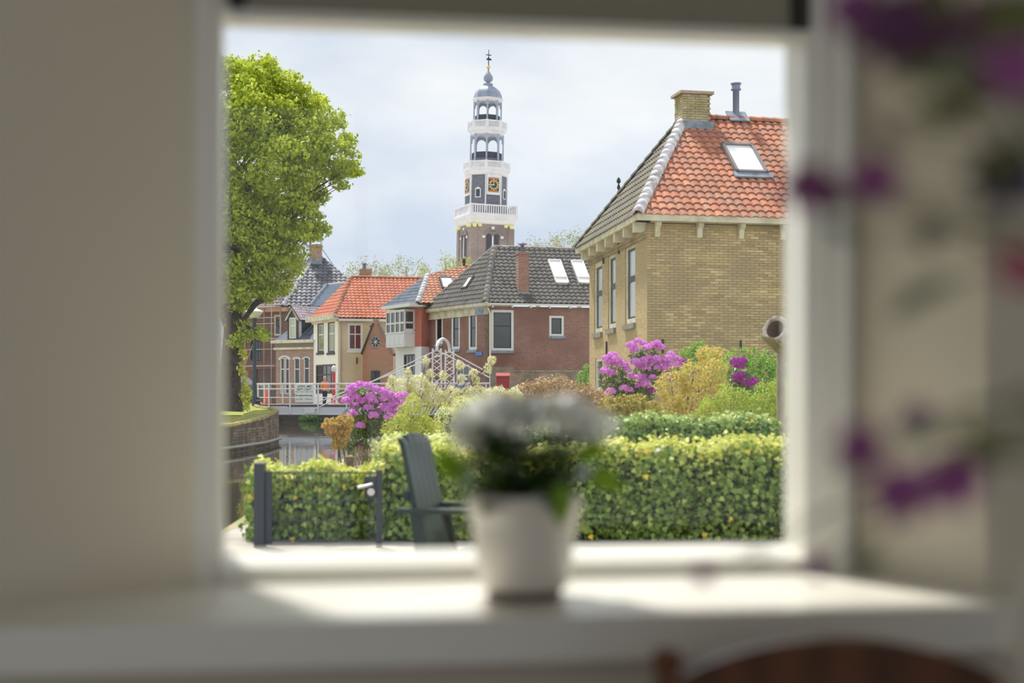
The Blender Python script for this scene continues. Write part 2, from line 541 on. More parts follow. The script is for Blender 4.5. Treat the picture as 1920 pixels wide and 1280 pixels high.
structure('water_canal', MB().box((-70, 12.9, WZ-0.6), (6, 90, WZ)), M_water)

def land(name, pts, z, m, depth=1.2):
    return structure(name, MB().prism([(x, y, z) for x, y in pts][::-1], (0, 0, -depth)), m)
# garden side of the canal (right bank)
GB = [(-2.55, 12.0), (-2.75, 15.5), (-3.1, 22), (-3.3, 30), (-2.6, 42), (-1.0, 58), (0.4, 66.0)]
land('ground_garden', GB + [(30, 66), (30, 3.2), (-30, 3.2), (-30, 12.0)], GZ, m_garden)
land('ground_terrace', [(-2.5, 3.2), (-2.5, 13.2), (12, 13.2), (12, 3.2)], GZ + 0.006, m_terr, 0.02)
# left bank with the tree: a rounded point, rising towards the bridge
LB = [(-60, 26, .3), (-14, 28, .3), (-7.6, 31.5, .28), (-7.1, 35.8, .33), (-6.95, 39.5, .45), (-7.18, 43.5, .62), (-7.75, 46.0, .68), (-8.9, 50, .70), (-10.9, 60, .72), (-11.7, 66.0, .72), (-12.5, 70, .72), (-13.6, 80, .72), (-15.5, 86, .72), (-60, 88, .72)]
structure('ground_left_bank', MB().prism([(x, y, z) for x, y, z in LB][::-1], (0, 0, -1.7)), m_grass)
# street beyond the canal
SZ = 0.45
FB = [(-60, 90), (-24, 87), (-12.5, 82.5), (-7.5, 78.0), (-4.6, 73.6), (-2.2, 68.0), (0.4, 66.0), (60, 66), (80, 260), (-120, 260)]
land('ground_street', FB, 0.18, m_pave, 1.4)

m_qbrick = mat('quay_brick', (150, 132, 112), 0.9, rand=((116, 100, 84), (168, 148, 122), (138, 122, 104), (182, 164, 138)), col2=(104, 92, 78), nscale=1.4, bump=0.3)
m_qmort = mat('quay_mortar', (128, 116, 102), 0.95, col2=(98, 88, 76), nscale=1.5)
quay = root('quay_wall', (-7.0, 39, WZ), 'curved brown brick quay wall below the grassy left bank', 'wall')
qm = MB()
for i in range(1, 9):
    a, b = LB[i], LB[i+1]
    fc_ = Face(a, (b[0]-a[0], b[1]-a[1])); L_ = (Vector(b[:2])-Vector(a[:2])).length
    qm.prism([fc_.P(0, -0.02, WZ-.3), fc_.P(L_, -0.02, WZ-.3), fc_.P(L_, -0.02, b[2]), fc_.P(0, -0.02, a[2])], fc_.n * 0.02)
part('wall_body', qm, m_qmort, quay)
for i in range(3, 7):
    a, b = LB[i], LB[i+1]
    fc_ = Face(a, (b[0]-a[0], b[1]-a[1])); fo = Face((a[0]+fc_.n.x*.042, a[1]+fc_.n.y*.042), (b[0]-a[0], b[1]-a[1]))
    L_ = (Vector(b[:2])-Vector(a[:2])).length
    bricks(quay, fo, 0, L_, WZ-.1, min(a[2], b[2])-.02, m_qbrick, cap=90, bw=.22, bh=.06)
cop = MB(); pr = [Vector((a[0], a[1], a[2]+.005)) for a in LB[1:10]]
part('coping', cop.tube(pr, 0.07, 6), mat('mossy_coping', (170, 150, 104), .95, col2=(122, 120, 62), nscale=3), quay)
fe = MB().tube([(a[0]+.12, a[1]-.03, WZ+.16) for a in LB[2:9]], 0.045, 6)
part('fender_rail', fe, mat('fender_pipe', (176, 170, 158), .7), quay)

# far bank wall under and beyond the bridge
fbw = root('bank_wall', (-10, 80.5, WZ), 'low dark brick canal wall on the far bank behind the bridge', 'wall')
fm_ = MB()
for i in range(1, 6):
    a, b = FB[i], FB[i+1]
    fc_ = Face(a, (b[0]-a[0], b[1]-a[1])); L_ = (Vector(b)-Vector(a)).length
    fm_.prism([fc_.P(0, 0, WZ-.3), fc_.P(L_, 0, WZ-.3), fc_.P(L_, 0, SZ+.02), fc_.P(0, 0, SZ+.02)], fc_.n * 0.08)
part('wall_body', fm_, mat('dark_canal_brick', (98, 86, 74), .9, col2=(70, 66, 56), nscale=1.0), fbw)

GAIN = 1.55
# ================================================================== yellow brick house
m_ybrick = mat('yellow_brick', (176, 152, 104), .9, .2, rand=((136,120,88), (172,152,112), (156,136,100), (184,168,130), (142,126,96), (166,146,108)), col2=(146,130,102), nscale=0.9)
m_ywall = mat('yellow_brick_courses', (166,146,106), .9, .2, brick=(.22,.0625,(142,130,106),(146,126,92)), col2=(146,130,102), nscale=0.8)
m_ymort = mat('yellow_mortar', (146,130,100), .95, .1, col2=(116,104,84), nscale=1.0)
m_otile = mat('orange_clay_tile', (157,90,59), .75, .3, rand=((126,78,59), (163,102,74), (146,88,64), (168,117,88), (155,96,70), (134,94,77)), col2=(134,90,70), nscale=1.6, col3=(133,110,94), bump=.25)
m_gtile = mat('mossy_grey_tile', (90,83,75), .8, .3, rand=((70,67,64), (94,88,82), (80,75,70), (104,98,88)), col2=(94,90,66), nscale=1.0, bump=.2)
m_hip = mat('whitened_hip_tile', (206,200,202), .7, .3, rand=((190,184,190), (222,216,216), (204,200,204)), col2=(150,140,140), nscale=5)
YC = (ux(1213, 33), 33.0); Yd = (.978, .208); Yl = (-.134, .991)
Ye = along(YC, Yl, 1105)
yr = root('house', (YC[0], YC[1], GZ), 'yellow brick house with orange pantile roof, square chimney and skylight, right of the garden', 'house')
fR = Face(YC, Yd)
fL = Face(Ye, (-Yl[0], -Yl[1])); LL = (Vector(YC) - Vector(Ye)).length
zE = fR.z(1213, 418)                                # wall top
mb = wall_holes(0, 6.5, GZ, zE, []); mb.quad((6.5,0,GZ),(6.5,7,GZ),(6.5,7,zE),(6.5,0,zE))
part('wall', mb, m_ymort, yr, fR.M)
bricks(yr, fR, 0.0, 6.5, 1.9, zE - .02, m_ybrick, key=lambda t: abs(t[0]-1.2) + abs(t[1]-4.2)*.8)
part('lower_wall', MB().box((0,-.006,GZ),(6.5,0,1.9)), m_ywall, yr, fR.M)
hs = [fL.rect(1114, 491, 1129, 624), fL.rect(1140, 474, 1154, 616), fL.rect(1172, 456, 1191, 607)]
hb = [fL.rect(1116, 671, 1129, 732)]
part('wall', wall_holes(0, LL, GZ, zE, hs + hb, .2), m_ywall, yr, fL.M)
for i, h in enumerate(hs):
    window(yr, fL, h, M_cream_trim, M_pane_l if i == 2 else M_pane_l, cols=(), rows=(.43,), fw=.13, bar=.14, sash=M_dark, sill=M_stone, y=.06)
window(yr, fL, hb[0], M_white, M_pane, cols=(), rows=(), fw=.09, y=.06)
part('wall', MB().box((LL-.0,.3,GZ),(LL+.0,.3,GZ)) if False else wall_holes(0, 7, GZ, zE, []), m_ywall, yr, Face(Ye, (Yd[0], Yd[1])).M)
# gutters and brackets
OV = .34
nR, nL = fR.n, fL.n
part('gutter', MB().box((-.34, -OV, zE+.02), (6.7, -OV+.12, zE+.17)).box((-.3,-OV+.1,zE+.02),(6.7,.05,zE+.05)), M_cream_trim, yr, fR.M)
part('gutter', MB().box((-.3, -OV, zE+.02), (LL+.33, -OV+.12, zE+.17)).box((-.3,-OV+.1,zE+.02),(LL+.3,.05,zE+.05)), M_cream_trim, yr, fL.M)
part('moulding', MB().box((0,-.07,zE-.26),(LL+.05,.0,zE-.19)).box((0,-.04,zE-.34),(LL+.03,.0,zE-.26)), m_ymort, yr, fL.M)
def bracket_mesh(h=.32, d=.2, w=.12):
    mb = MB()
    prof = [(0,0),(-.07,.0),(-.09,-.03+.1),(-.10,h*.6),(-d,h*.8),(-d,h),(0,h)]
    mb.prism([(-w/2, y, z) for y, z in prof], (w, 0, 0)); return mb.mesh('bracket', M_cream_trim)
bm_ = bracket_mesh(.34)
for px in (1231, 1310, 1388, 1466, 1540):
    put('bracket', bm_, yr, fR.M @ Matrix.Translation((fR.u(px), -.012, zE-.32)))
bm2 = MB().box((-.09,-OV+.05,-.18),(.09,0,.04)).mesh('bracket', M_cream_trim)
for k in range(7):
    put('bracket', bm2, yr, fL.M @ Matrix.Translation((.35 + k*(LL-.5)/6, 0, zE-.02)))
# wall anchors
for (f_, px, y0, y1) in ((fR,1242,636,662),(fR,1388,638,658),(fL,1162,453,476),(fL,1133,474,494),(fL,1139,640,664)):
    u_, z0_ = f_.uv(px, y1); z1_ = f_.z(px, y0)
    part('wall_anchor', MB().box((u_-.02,-.05,z0_),(u_+.02,-.01,z1_)), M_dark, yr, f_.M)
# roof
zT = zE + .14
eC = Vector((YC[0], YC[1], zT)) + (nR + nL) * OV
eR = fR.P(6.7, -OV, zT); eL = fL.P(-.25, -OV, zT)
inw = -nR
rb = Vector((YC[0], YC[1], 0)) + inw * 3.3
rl = along((rb.x, rb.y), Yd, 1283)
zR = uz(222, rl[1]); rA = Vector((rl[0], rl[1], zR)); rB = rA + Vector((Yd[0], Yd[1], 0)) * 5.0
s1 = Slope(eC, eR, rA)
sk = [s1.at(1357, 276), s1.at(1414, 276), s1.at(1432, 331), s1.at(1373, 331)]
su0, su1 = (sk[0][0]+sk[3][0])/2, (sk[1][0]+sk[2][0])/2; sv0, sv1 = sk[2][1], sk[0][1]
tile_roof(yr, s1, [eC, eR, rB, rA], .215, .265, m_otile, M_timber, avoid=[(su0+.06, su1-.06, sv0-.0, sv1-.05)])
s2 = Slope(eL, eC, rA)
tile_roof(yr, s2, [eL, eC, rA], .25, .30, m_gtile, M_timber)
ridge(yr, eC + Vector((0,0,.03)), rA + Vector((0,0,.05)), .14, .30, m_hip, 'hip_tile')
ridge(yr, eL + Vector((0,0,.03)), rA + Vector((0,0,.05)), .12, .34, m_gtile, 'hip_tile')
ridge(yr, rA + Vector((.5,.1,.03)), rB, .13, .33, m_otile)
part('roof_deck', MB().quad(eL, rA, rB, rB + Vector((-.2,4,-3))), M_timber, yr)
# skylight (frame > pane)
def skylight(rt, sl, u0, u1, v0, v1, fm, pm, fw=.07, hh=.15, split=None):
    mb = MB(); s_ = 1 if not sl.flip else -1
    def bx(a, b, c, d, z0, z1): mb.box((a, c, min(s_*z0, s_*z1)), (b, d, max(s_*z0, s_*z1)))
    bx(u0, u0+fw, v0, v1, 0, hh); bx(u1-fw, u1, v0, v1, 0, hh); bx(u0, u1, v0, v0+fw, 0, hh); bx(u0, u1, v1-fw, v1, 0, hh)
    if split: bx(u0, u1, v0+(v1-v0)*split-.025, v0+(v1-v0)*split+.025, 0, hh+.01)
    o = part('skylight', mb, fm, rt, sl.M)
    cuts = [v0+fw] + ([v0+(v1-v0)*split] if split else []) + [v1-fw]
    for a, b in zip(cuts, cuts[1:]):
        p = MB(); p.box((u0+fw, a, min(0, s_*hh*.7)), (u1-fw, b, max(0, s_*hh*.7)))
        part('pane', p, pm, o, sl.M)
    return o
M_skl = mat('skylight_glass', (206,210,214), .08, .9)
skylight(yr, s1, su0, su1, sv0, sv1, mat('grey_skylight_frame', (104,98,98), .5, .5), M_skl)
ap = MB().box((su0-.08, sv0-.2, .07), (su1+.08, sv0+.02, .11), )
part('lead_apron', ap, M_lead, yr, s1.M)
# flue pipe with lead flashing
fl_u, fl_v = s1.at(1380, 222)
fp = s1.p0 + s1.u*fl_u + s1.v*fl_v
zt = uz(156, fp.y)
fo = part('flue_pipe', MB().lathe([(.085,-.2),(.085,zt-fp.z-.2),(.135,zt-fp.z-.18),(.135,zt-fp.z-.15),(.11,zt-fp.z-.14),(.11,zt-fp.z-.04),(.14,zt-fp.z-.03),(.14,zt-fp.z),(.0,zt-fp.z+.02)], 16, fp), M_zinc, yr, smooth=True)
part('lead_flashing', MB().box((fl_u-.27, fl_v-.32, .09), (fl_u+.27, fl_v+.16, .12)), M_lead, fo, s1.M)
# chimney
chp = along((rA.x, rA.y), (Yd[0], Yd[1]), 1297)
fCh = Face((chp[0]-.36*Yd[0]-.35*inw.x, chp[1]-.36*Yd[1]-.35*inw.y), Yd)
cz0, cz1 = zR-.45, fCh.z(1297, 176)
ch = part('chimney', MB().box((0,0,cz0),(.72,.62,cz1)), m_ymort, yr, fCh.M)
m_chb = mat('weathered_chimney_brick', (160,148,120), .9, rand=((136,126,104),(166,156,130),(150,140,114),(178,168,142)), col2=(138,132,92), nscale=4)
bricks(ch, fCh, 0, .72, cz0, cz1, m_chb, cap=60)
bricks(ch, Face(fCh.P(0,.62,0), fCh.n), 0, .62, cz0, cz1, m_chb, cap=60)
part('chimney_cap', MB().box((-.09,-.09,cz1),(.81,.71,cz1+.07)), mat('cap_slab', (160,140,128), .8, col2=(130,120,100), nscale=6), ch, fCh.M)
part('lead_flashing', MB().box((-.05,-.14,cz0+.1),(.78,.0,cz0+.3)), M_lead, ch, fCh.M)
# little finial on the far eave
u_, z_ = fL.uv(1171, 345)
part('roof_finial', MB().lathe([(.01,-.5),(.02,-.2),(.05,-.12),(.015,-.02),(.06,.03),(.05,.1),(.01,.16)], 8, eL.lerp(rA, .42) + Vector((0,.1,.4))), M_dark, yr, smooth=True)

# ================================================================== dark brick corner house
m_rwall = mat('red_brick_courses', (122,82,70), .9, .2, brick=(.22,.066,(148,130,118),(104,66,56)), col2=(108,78,68), nscale=0.7)
m_dtile = mat('dark_grey_tile', (74,71,70), .8, .25, rand=((56,54,54),(84,80,78),(68,65,64),(96,92,88)), col2=(84,80,76), nscale=1.2)
m_dhip = mat('grey_hip_tile', (117,110,107), .7, .3, rand=((100,95,94), (133,126,121)))
MC = (ux(915, 70), 70.0); Md = (.966, .259); Ml = (-.5, .866)
Me = along(MC, Ml, 803)
mr = root('house', (MC[0], MC[1], SZ), 'red-brown brick corner house with dark grey tiled hip roof, chimney and two white skylights', 'house')
gR = Face(MC, Md); gL = Face(Me, (-Ml[0], -Ml[1])); GL = (Vector(MC)-Vector(Me)).length
zM = gR.z(940, 574)
hR = [gR.rect(921, 581, 963, 657), gR.rect(1030, 592, 1057, 630)]
part('wall', wall_holes(0, 8.2, SZ, zM, hR), m_rwall, mr, gR.M)
window(mr, gR, hR[0], M_white, M_pane, cols=(), rows=(.38,), fw=.12, bar=.06, sash=M_dark, sill=M_lead, y=.03)
window(mr, gR, hR[1], M_white, M_pane, cols=(), rows=(), fw=.11, sash=M_dark, sill=M_lead, y=.03)
hL = [gL.rect(816, 590, 830, 645), gL.rect(846, 587, 862, 655), gL.rect(878, 583, 894, 656), gL.rect(855, 684, 880, 722)]
part('wall', wall_holes(0, GL, SZ, zM, hL), m_rwall, mr, gL.M)
for i, h in enumerate(hL):
    window(mr, gL, h, M_white, M_pane, cols=(.5,) if i == 3 else (), rows=(.5,) if i == 3 else (.42,), fw=.09 if i == 3 else .16, bar=.06, sash=None if i == 3 else M_dark, sill=M_lead, y=.05)
part('wall', MB().box((0,0,SZ),(7,.02,zM)), m_rwall, mr, Face(Me, Md).M)
part('corner_strip', MB().box((GL-.28,-.02,SZ),(GL+.02,0,zM-.25)), mat('weathered_corner', (104,92,80), .9, col2=(84,72,62)), mr, gL.M)
part('downpipe', MB().tube([(0.09,-.06,SZ),(0.09,-.06,zM-.35),(-.05,-.16,zM-.1)], .05, 6), mat('beige_pipe', (190,182,166), .6), mr, gR.M)
part('fascia', MB().box((-.05,-.3,zM+.02),(GL+.35,-.2,zM+.2)).box((-.05,-.26,zM-.02),(GL+.3,.0,zM+.04)).box((0,-.05,zM-.4),(GL+.05,0,zM-.02)), M_cream_trim, mr, gL.M)
part('gutter', MB().box((-.2,-.3,zM+.05),(8.4,-.2,zM+.14)), M_white, mr, gR.M)
gb = MB().box((-.04,-.25,-.05),(.04,0,.05)).mesh('gutter_bracket', M_white)
for px in (922, 959, 993, 1029, 1067): put('gutter_bracket', gb, mr, gR.M @ Matrix.Translation((gR.u(px), 0, zM-.02)))
u_, z_ = gL.uv(914, 577)
part('floodlight', MB().box((GL-.2,-.62,zM-.45),(GL+.12,-.3,zM-.08)), M_lead, mr, gL.M)
part('street_sign', MB().box((gL.u(893),-.05,gL.z(899,666)),(gL.u(905),-.0,gL.z(899,659))), mat('blue_enamel', (52,98,168), .35, .5), mr, gL.M)
zt = zM + .16
eC = Vector((MC[0], MC[1], zt)) + (gR.n + gL.n) * .22
eR = gR.P(8.4, -.3, zt); eL = gL.P(-.1, -.28, zt)
rb = gR.P(0, 3.3, 0); rl = along((rb.x, rb.y), Md, 926)
rA = Vector((rl[0], rl[1], uz(463, rl[1]))); rB = rA + Vector((Md[0], Md[1], 0)) * 8.0
s1 = Slope(eC, eR, rA)
def skrect(sl, a, b, c, d):
    q = [sl.at(*a), sl.at(*b), sl.at(*c), sl.at(*d)]
    return (q[0][0]+q[3][0])/2, (q[1][0]+q[2][0])/2, (q[2][1]+q[3][1])/2, (q[0][1]+q[1][1])/2
k1 = skrect(s1, (1024,490), (1047,490), (1070,534), (1044,534)); k2 = skrect(s1, (1066,491), (1089,491), (1112,534), (1088,534))
av = [(k[0]+.08, k[1]-.08, k[2]+.05, k[3]-.05) for k in (k1, k2)]
tile_roof(mr, s1, [eC, eR, rB, rA], .27, .30, m_dtile, M_timber, avoid=av, h=.06)
M_skw = mat('white_blind_glass', (222,216,220), .25, .5)
for k in (k1, k2): skylight(mr, s1, *k, mat('pale_skylight_frame', (188,182,184), .5, .5), M_skw, split=.25)
s2 = Slope(eL, eC, rA)
k3 = skrect(s2, (884,519), (890,519), (874,542), (868,542)); k3 = (k3[0]-.1, k3[0]+.5, k3[2], k3[3])
tile_roof(mr, s2, [eL, eC, rA], .27, .30, m_dtile, M_timber, h=.06)
skylight(mr, s2, *k3, mat('dark_skylight_frame', (88,84,84), .5), M_skw)
ridge(mr, eC, rA, .17, .34, m_dhip, 'hip_tile')
ridge(mr, eL, rA, .12, .4, m_dhip, 'hip_tile')
ridge(mr, rA, rB, .13, .4, m_dhip)
cu, cv = s1.at(982, 552); cp = s1.p0 + s1.u*cu + s1.v*cv
fch = Face((cp.x-.27*Md[0], cp.y-.27*Md[1]), Md); zc1 = fch.z(981, 472)
m_rch = mat('red_chimney_brick', (132,90,78), .9, .2, brick=(.22,.066,(150,132,120),(110,72,64)))
ch = part('chimney', MB().box((0,0,cp.z-.1),(.54,.5,zc1)).box((-.04,-.04,zc1-.12),(.58,.54,zc1)), m_rch, mr, fch.M)
part('lead_flashing', MB().box((-.05,-.05,cp.z-.1),(.6,.0,cp.z+.12)), M_lead, ch, fch.M)
part('chimney_pipe', MB().lathe([(.09,0),(.09,.36),(.2,.38),(.2,.43),(.09,.44),(.05,.5)], 10, fch.P(.27,.25,zc1)), mat('violet_grey_cowl', (104,92,128), .5), ch, smooth=True)

# garden wall and red box beside the corner house
gw = root('garden_wall', (ux(1010,60), 61, GZ), 'low weathered grey-brown brick garden wall below the corner house', 'wall')
gwf = Face((ux(922,64), 64.0), (.97,.24))
za, zb = gwf.z(1000, 697), gwf.z(1000, 690)
part('wall_body', MB().box((0,0,GZ),(7,.25,za)), mat('weathered_wall_brick', (124,110,98), .9, brick=(.22,.066,(150,138,124),(102,90,80)), col2=(92,88,78), nscale=1.1), gw, gwf.M)
part('coping', MB().box((1.0,-.04,za),(7,.3,za+.07)), M_stone, gw, gwf.M)
part('end_pier', MB().box((-.0,-.05,GZ),(1.0,.3,za+.22)), MATS['weathered_wall_brick'], gw, gwf.M)
rb_ = root('bin', (ux(943,62.5), 62.5, GZ), 'dark red bin at the foot of the garden wall', 'bin')
p = U(943, 722, 62.5)
part('body', MB().box((p.x-.28,p.y-.2,GZ),(p.x+.28,p.y+.2,p.z+.36)), mat('dark_red_paint', (128,34,37), .5), rb_)
part('lid', MB().prism([(p.x-.31,p.y-.25,p.z+.36),(p.x+.31,p.y-.25,p.z+.36),(p.x+.31,p.y+.22,p.z+.5),(p.x-.31,p.y+.22,p.z+.5)], (0,0,.05)), MATS['dark_red_paint'], rb_)

# ================================================================== house with white bay window
m_obrick = mat('smooth_red_brick', (162,84,62), .9, .2, brick=(.22,.066,(160,104,86),(148,74,56)))
m_slate = mat('blue_slate', (76,82,94), .8, .2, rand=((62,68,80),(86,92,104),(74,80,92)))
TC = (ux(790, 75), 75.0); Te = along(TC, (-.5,.866), 742); T2 = (TC[0]+.6, TC[1]+.9)
tr = root('house', (TC[0], TC[1], SZ), 'narrow house with white bay window and half slate, half orange roof beside the corner house', 'house')
tL = Face(Te, (.5,-.866)); TL = (Vector(TC)-Vector(Te)).length; tR = Face(TC, (.55,.83)); tRl = 1.0
zt1 = tL.z(765, 578); zm = tL.z(765, 651)
part('wall', MB().box((0,0,zm),(TL,.02,zt1)), m_obrick, tr, tL.M)
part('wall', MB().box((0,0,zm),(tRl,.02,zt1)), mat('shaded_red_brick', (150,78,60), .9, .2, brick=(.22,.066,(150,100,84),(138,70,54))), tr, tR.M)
hd = tL.rect(757, 664, 778, 702)
part('lower_wall', wall_holes(0, TL, SZ, zm, [hd]), mat('white_plaster', (222,220,214), .8, col2=(204,200,192), nscale=2), tr, tL.M)
part('lower_wall', MB().box((0,0,SZ),(tRl,.02,zm)), MATS['white_plaster'], tr, tR.M)
window(tr, tL, hd, M_dark, M_pane, cols=(.33,.67), rows=(.45,), fw=.08, y=.05)
# bay: three-sided oriel
bu0, bu1 = tL.u(743), tL.u(778); bz0, bz1 = tL.z(760, 651), tL.z(760, 582)
bay = part('bay_window', MB().box((bu0,-.62,bz0),(bu1,0,bz0+.75)).box((bu0,-.62,bz1-.12),(bu1,0,bz1)).box((bu0-.04,-.66,bz0+.72),(bu1+.04,0,bz0+.8)), M_white, tr, tL.M)
n_ = 4; bw_ = (bu1-bu0)/n_
for k in range(n_+1):
    part('post', MB().box((bu0+k*bw_-.06*(k>0), -.62, bz0+.8), (bu0+k*bw_+.06*(k<n_), -.54, bz1-.12)), M_white, bay, tL.M)
part('transom', MB().box((bu0,-.61,bz1-.75),(bu1,-.55,bz1-.66)), M_white, bay, tL.M)
for k in range(n_):
    part('pane', MB().box((bu0+k*bw_+.06,-.58,bz0+.8),(bu0+(k+1)*bw_-.06,-.56,bz1-.75)), M_pane, bay, tL.M)
    part('pane', MB().box((bu0+k*bw_+.06,-.58,bz1-.66),(bu0+(k+1)*bw_-.06,-.56,bz1-.12)), M_pane, bay, tL.M)
    part('panel', MB().box((bu0+k*bw_+.08,-.64,bz0+.12),(bu0+(k+1)*bw_-.08,-.62,bz0+.62)), M_white, bay, tL.M)
part('side_frame', MB().box((bu1-.06,-.55,bz0+.8),(bu1,0,bz0+.95)).box((bu1-.06,-.1,bz0+.8),(bu1,0,bz1-.12)).box((bu1-.06,-.55,bz1-.75),(bu1,0,bz1-.66)), M_white, bay, tL.M)
part('pane', MB().box((bu1-.03,-.55,bz0+.95),(bu1-.02,-.1,bz1-.12)), M_pane, bay, tL.M)
part('fascia', MB().box((-.25,-.75,zt1),(TL+.12,0,zt1+.18)), M_white, tr, tL.M)
part('fascia', MB().box((-.1,-.15,zt1),(tRl+.3,0,zt1+.18)), M_white, tr, tR.M)
part('downpipe', MB().tube([(tRl-.05,-.06,SZ),(tRl-.05,-.06,zt1)], .06, 6), mat('grey_pipe', (196,196,194), .6), tr, tR.M)
ztt = zt1 + .18
eL = tL.P(-.2,-.7,ztt); eC = tL.P(TL+.15,-.3,ztt)
rA = U(802, 515, 77.5); rB = U(885, 515, 79.5); eR = Vector((eC.x+3.2, eC.y+.7, ztt))
s2 = Slope(eL, eC, rA)
tile_roof(tr, s2, [eL, eC, rA], .26, .28, m_slate, M_timber, h=.03)
s1 = Slope(eC, eR, rA)
k4 = skrect(s1, (824,522), (848,522), (852,543), (829,543))
tile_roof(tr, s1, [eC, eR, rB, rA], .25, .28, m_otile, M_timber, avoid=[(k4[0],k4[1],k4[2],k4[3])])
skylight(tr, s1, *k4, mat('dark_skylight_frame2', (70,72,78), .5), M_skl)
ridge(tr, eC, rA, .15, .33, mat('grey_white_hip', (178,178,184), .7, rand=((156,156,164),(198,198,202))), 'hip_tile')
ridge(tr, rA, rB, .1, .35, m_dhip)
ridge(tr, eL, rA, .07, .4, m_dhip, 'hip_tile')
part('flue_pipe', MB().lathe([(.06,-.6),(.06,.55),(.1,.56),(.1,.8),(0,.82)], 8, U(870, 512, 79)), M_dark, tr, smooth=True)

# ================================================================== cream house
m_cream = mat('cream_plaster', (234,224,196), .8, col2=(216,204,174), nscale=1.5)
m_cbrick = mat('pale_yellow_brick', (184,172,142), .9, brick=(.22,.066,(176,166,142),(172,158,128)), col2=(166,152,124), nscale=.7)
m_otile2 = mat('bright_orange_tile', (158,93,70), .75, .3, rand=((141,77,57), (164,101,76), (155,88,65), (161,104,82)), col2=(144,82,63), nscale=1.0)
CC = (ux(634, 88), 88.0); Cd = (.978,.208); Cl = (-.474,.88); Ce = along(CC, Cl, 588)
crt = root('house', (CC[0], CC[1], SZ), 'cream plastered house with bright orange pantile hip roof behind the bridge', 'house')
cL = Face(Ce, (-Cl[0], -Cl[1])); CL = (Vector(CC)-Vector(Ce)).length; cR = Face(CC, Cd)
zc = cR.z(660, 602); zcl = cL.z(612, 602)
hs = [cL.rect(595, 605, 607, 661), cL.rect(614.5, 602, 627.5, 661)]
hs2 = [cL.rect(592, 683, 629, 738)]
part('wall', wall_holes(0, CL, SZ, max(zc, zcl), hs + hs2), m_cream, crt, cL.M)
m_sash_d = mat('brown_black_frame', (64,54,54), .5)
for h in hs: window(crt, cL, h, m_sash_d, M_pane_l if False else mat('greenish_pane', (110,116,84), .1, .8), cols=(), rows=(.38,), fw=.13, bar=.08, sash=M_white, sill=m_sash_d, y=.05)
window(crt, cL, hs2[0], m_sash_d, M_pane, cols=(.25,.5,.75), rows=(.33,), fw=.1, bar=.09, y=.05)
hq = [cR.rect(652, 606, 680, 657)]
part('wall', wall_holes(0, 6.5, SZ, zc, hq), m_cbrick, crt, cR.M)
window(crt, cR, hq[0], M_white, mat('red_brown_pane', (92,50,54), .15, .6), cols=(.5,), rows=(.38,), fw=.13, bar=.06, sill=M_white, y=.03)
part('downpipe', MB().tube([(.1,-.07,SZ),(.1,-.07,zc-.5),(-.0,-.2,zc)], .07, 6), mat('taupe_pipe', (170,158,146), .6), crt, cR.M)
part('fascia', MB().box((-.2,-.5,zcl+.02),(CL+.35,-.1,zcl+.34)).box((0,-.15,zcl-.1),(CL+.1,0,zcl+.1)), M_cream_trim, crt, cL.M)
part('gutter', MB().box((0,-.35,zc),(6.6,-.2,zc+.14)), M_white, crt, cR.M)
eL = cL.P(-.2,-.42,zcl+.34); eC = Vector((CC[0],CC[1],zc+.2)) + (cL.n+cR.n)*.3
eL.z = eC.z
eR = cR.P(6.6,-.35,eC.z)
rb = cR.P(0,3.2,0); rl = along((rb.x,rb.y), Cd, 659); rA = Vector((rl[0],rl[1],uz(519,rl[1]))); rB = rA + Vector((Cd[0],Cd[1],0))*6
s1 = Slope(eC, eR, rA); tile_roof(crt, s1, [eC,eR,rB,rA], .26, .30, m_otile2, M_timber)
s2 = Slope(eL, eC, rA); tile_roof(crt, s2, [eL,eC,rA], .26, .30, m_otile2, M_timber)
ridge(crt, eC, rA, .13, .36, m_otile, 'hip_tile'); ridge(crt, rA, rB, .13, .36, m_otile); ridge(crt, eL, rA, .08, .36, m_otile, 'hip_tile')
cp = U(685, 517, 92.5)
ch = part('chimney', MB().box((cp.x-.38,cp.y,cp.z-.3),(cp.x+.38,cp.y+.6,uz(504,92.5))), mat('orange_brown_brick', (142,112,88), .9, brick=(.2,.08,(150,130,110),(124,96,76))), crt)
part('chimney_pot', MB().lathe([(.13,0),(.12,.3),(.15,.31),(.15,.4),(.1,.41)], 10, (cp.x-.1,cp.y+.3,uz(504,92.5))), M_lead, ch, smooth=True)

# small brick gabled annex
m_abrick = mat('annex_brick', (144,98,80), .9, brick=(.22,.066,(160,134,112),(124,82,66)), col2=(132,108,84), nscale=.9)
ad = 84.5; AF = Face((ux(679, ad), ad), (.978,.208))
ar = root('annex', (ux(679,ad), ad, SZ), 'small brick annex with stepped gable and round window in front of the cream house', 'building')
u1_ = AF.u(737); up_ = AF.u(706); zs_ = AF.z(679,664); zp_ = AF.z(706,606); zs2 = AF.z(737,664)
rw_u, rw_z = AF.uv(704, 641)
gm = MB(); outl = [(0,SZ),(u1_,SZ),(u1_,zs2),(up_+.15,zp_),(up_+.15,zp_+.25),(up_-.2,zp_+.25),(up_-.2,zp_),(0,zs_)]
gm.prism([(u,0,z) for u, z in outl], (0,.25,0))
part('gable_wall', gm, m_abrick, ar, AF.M)
part('gable_coping', MB().tube([(-.05,-.03,zs_),(up_-.2,-.03,zp_)], .07, 5), M_timber, ar, AF.M)
part('gable_coping', MB().tube([(up_+.15,-.03,zp_),(u1_+.05,-.03,zs2)], .09, 5), M_stone, ar, AF.M)
rwm = MB(); k = 18
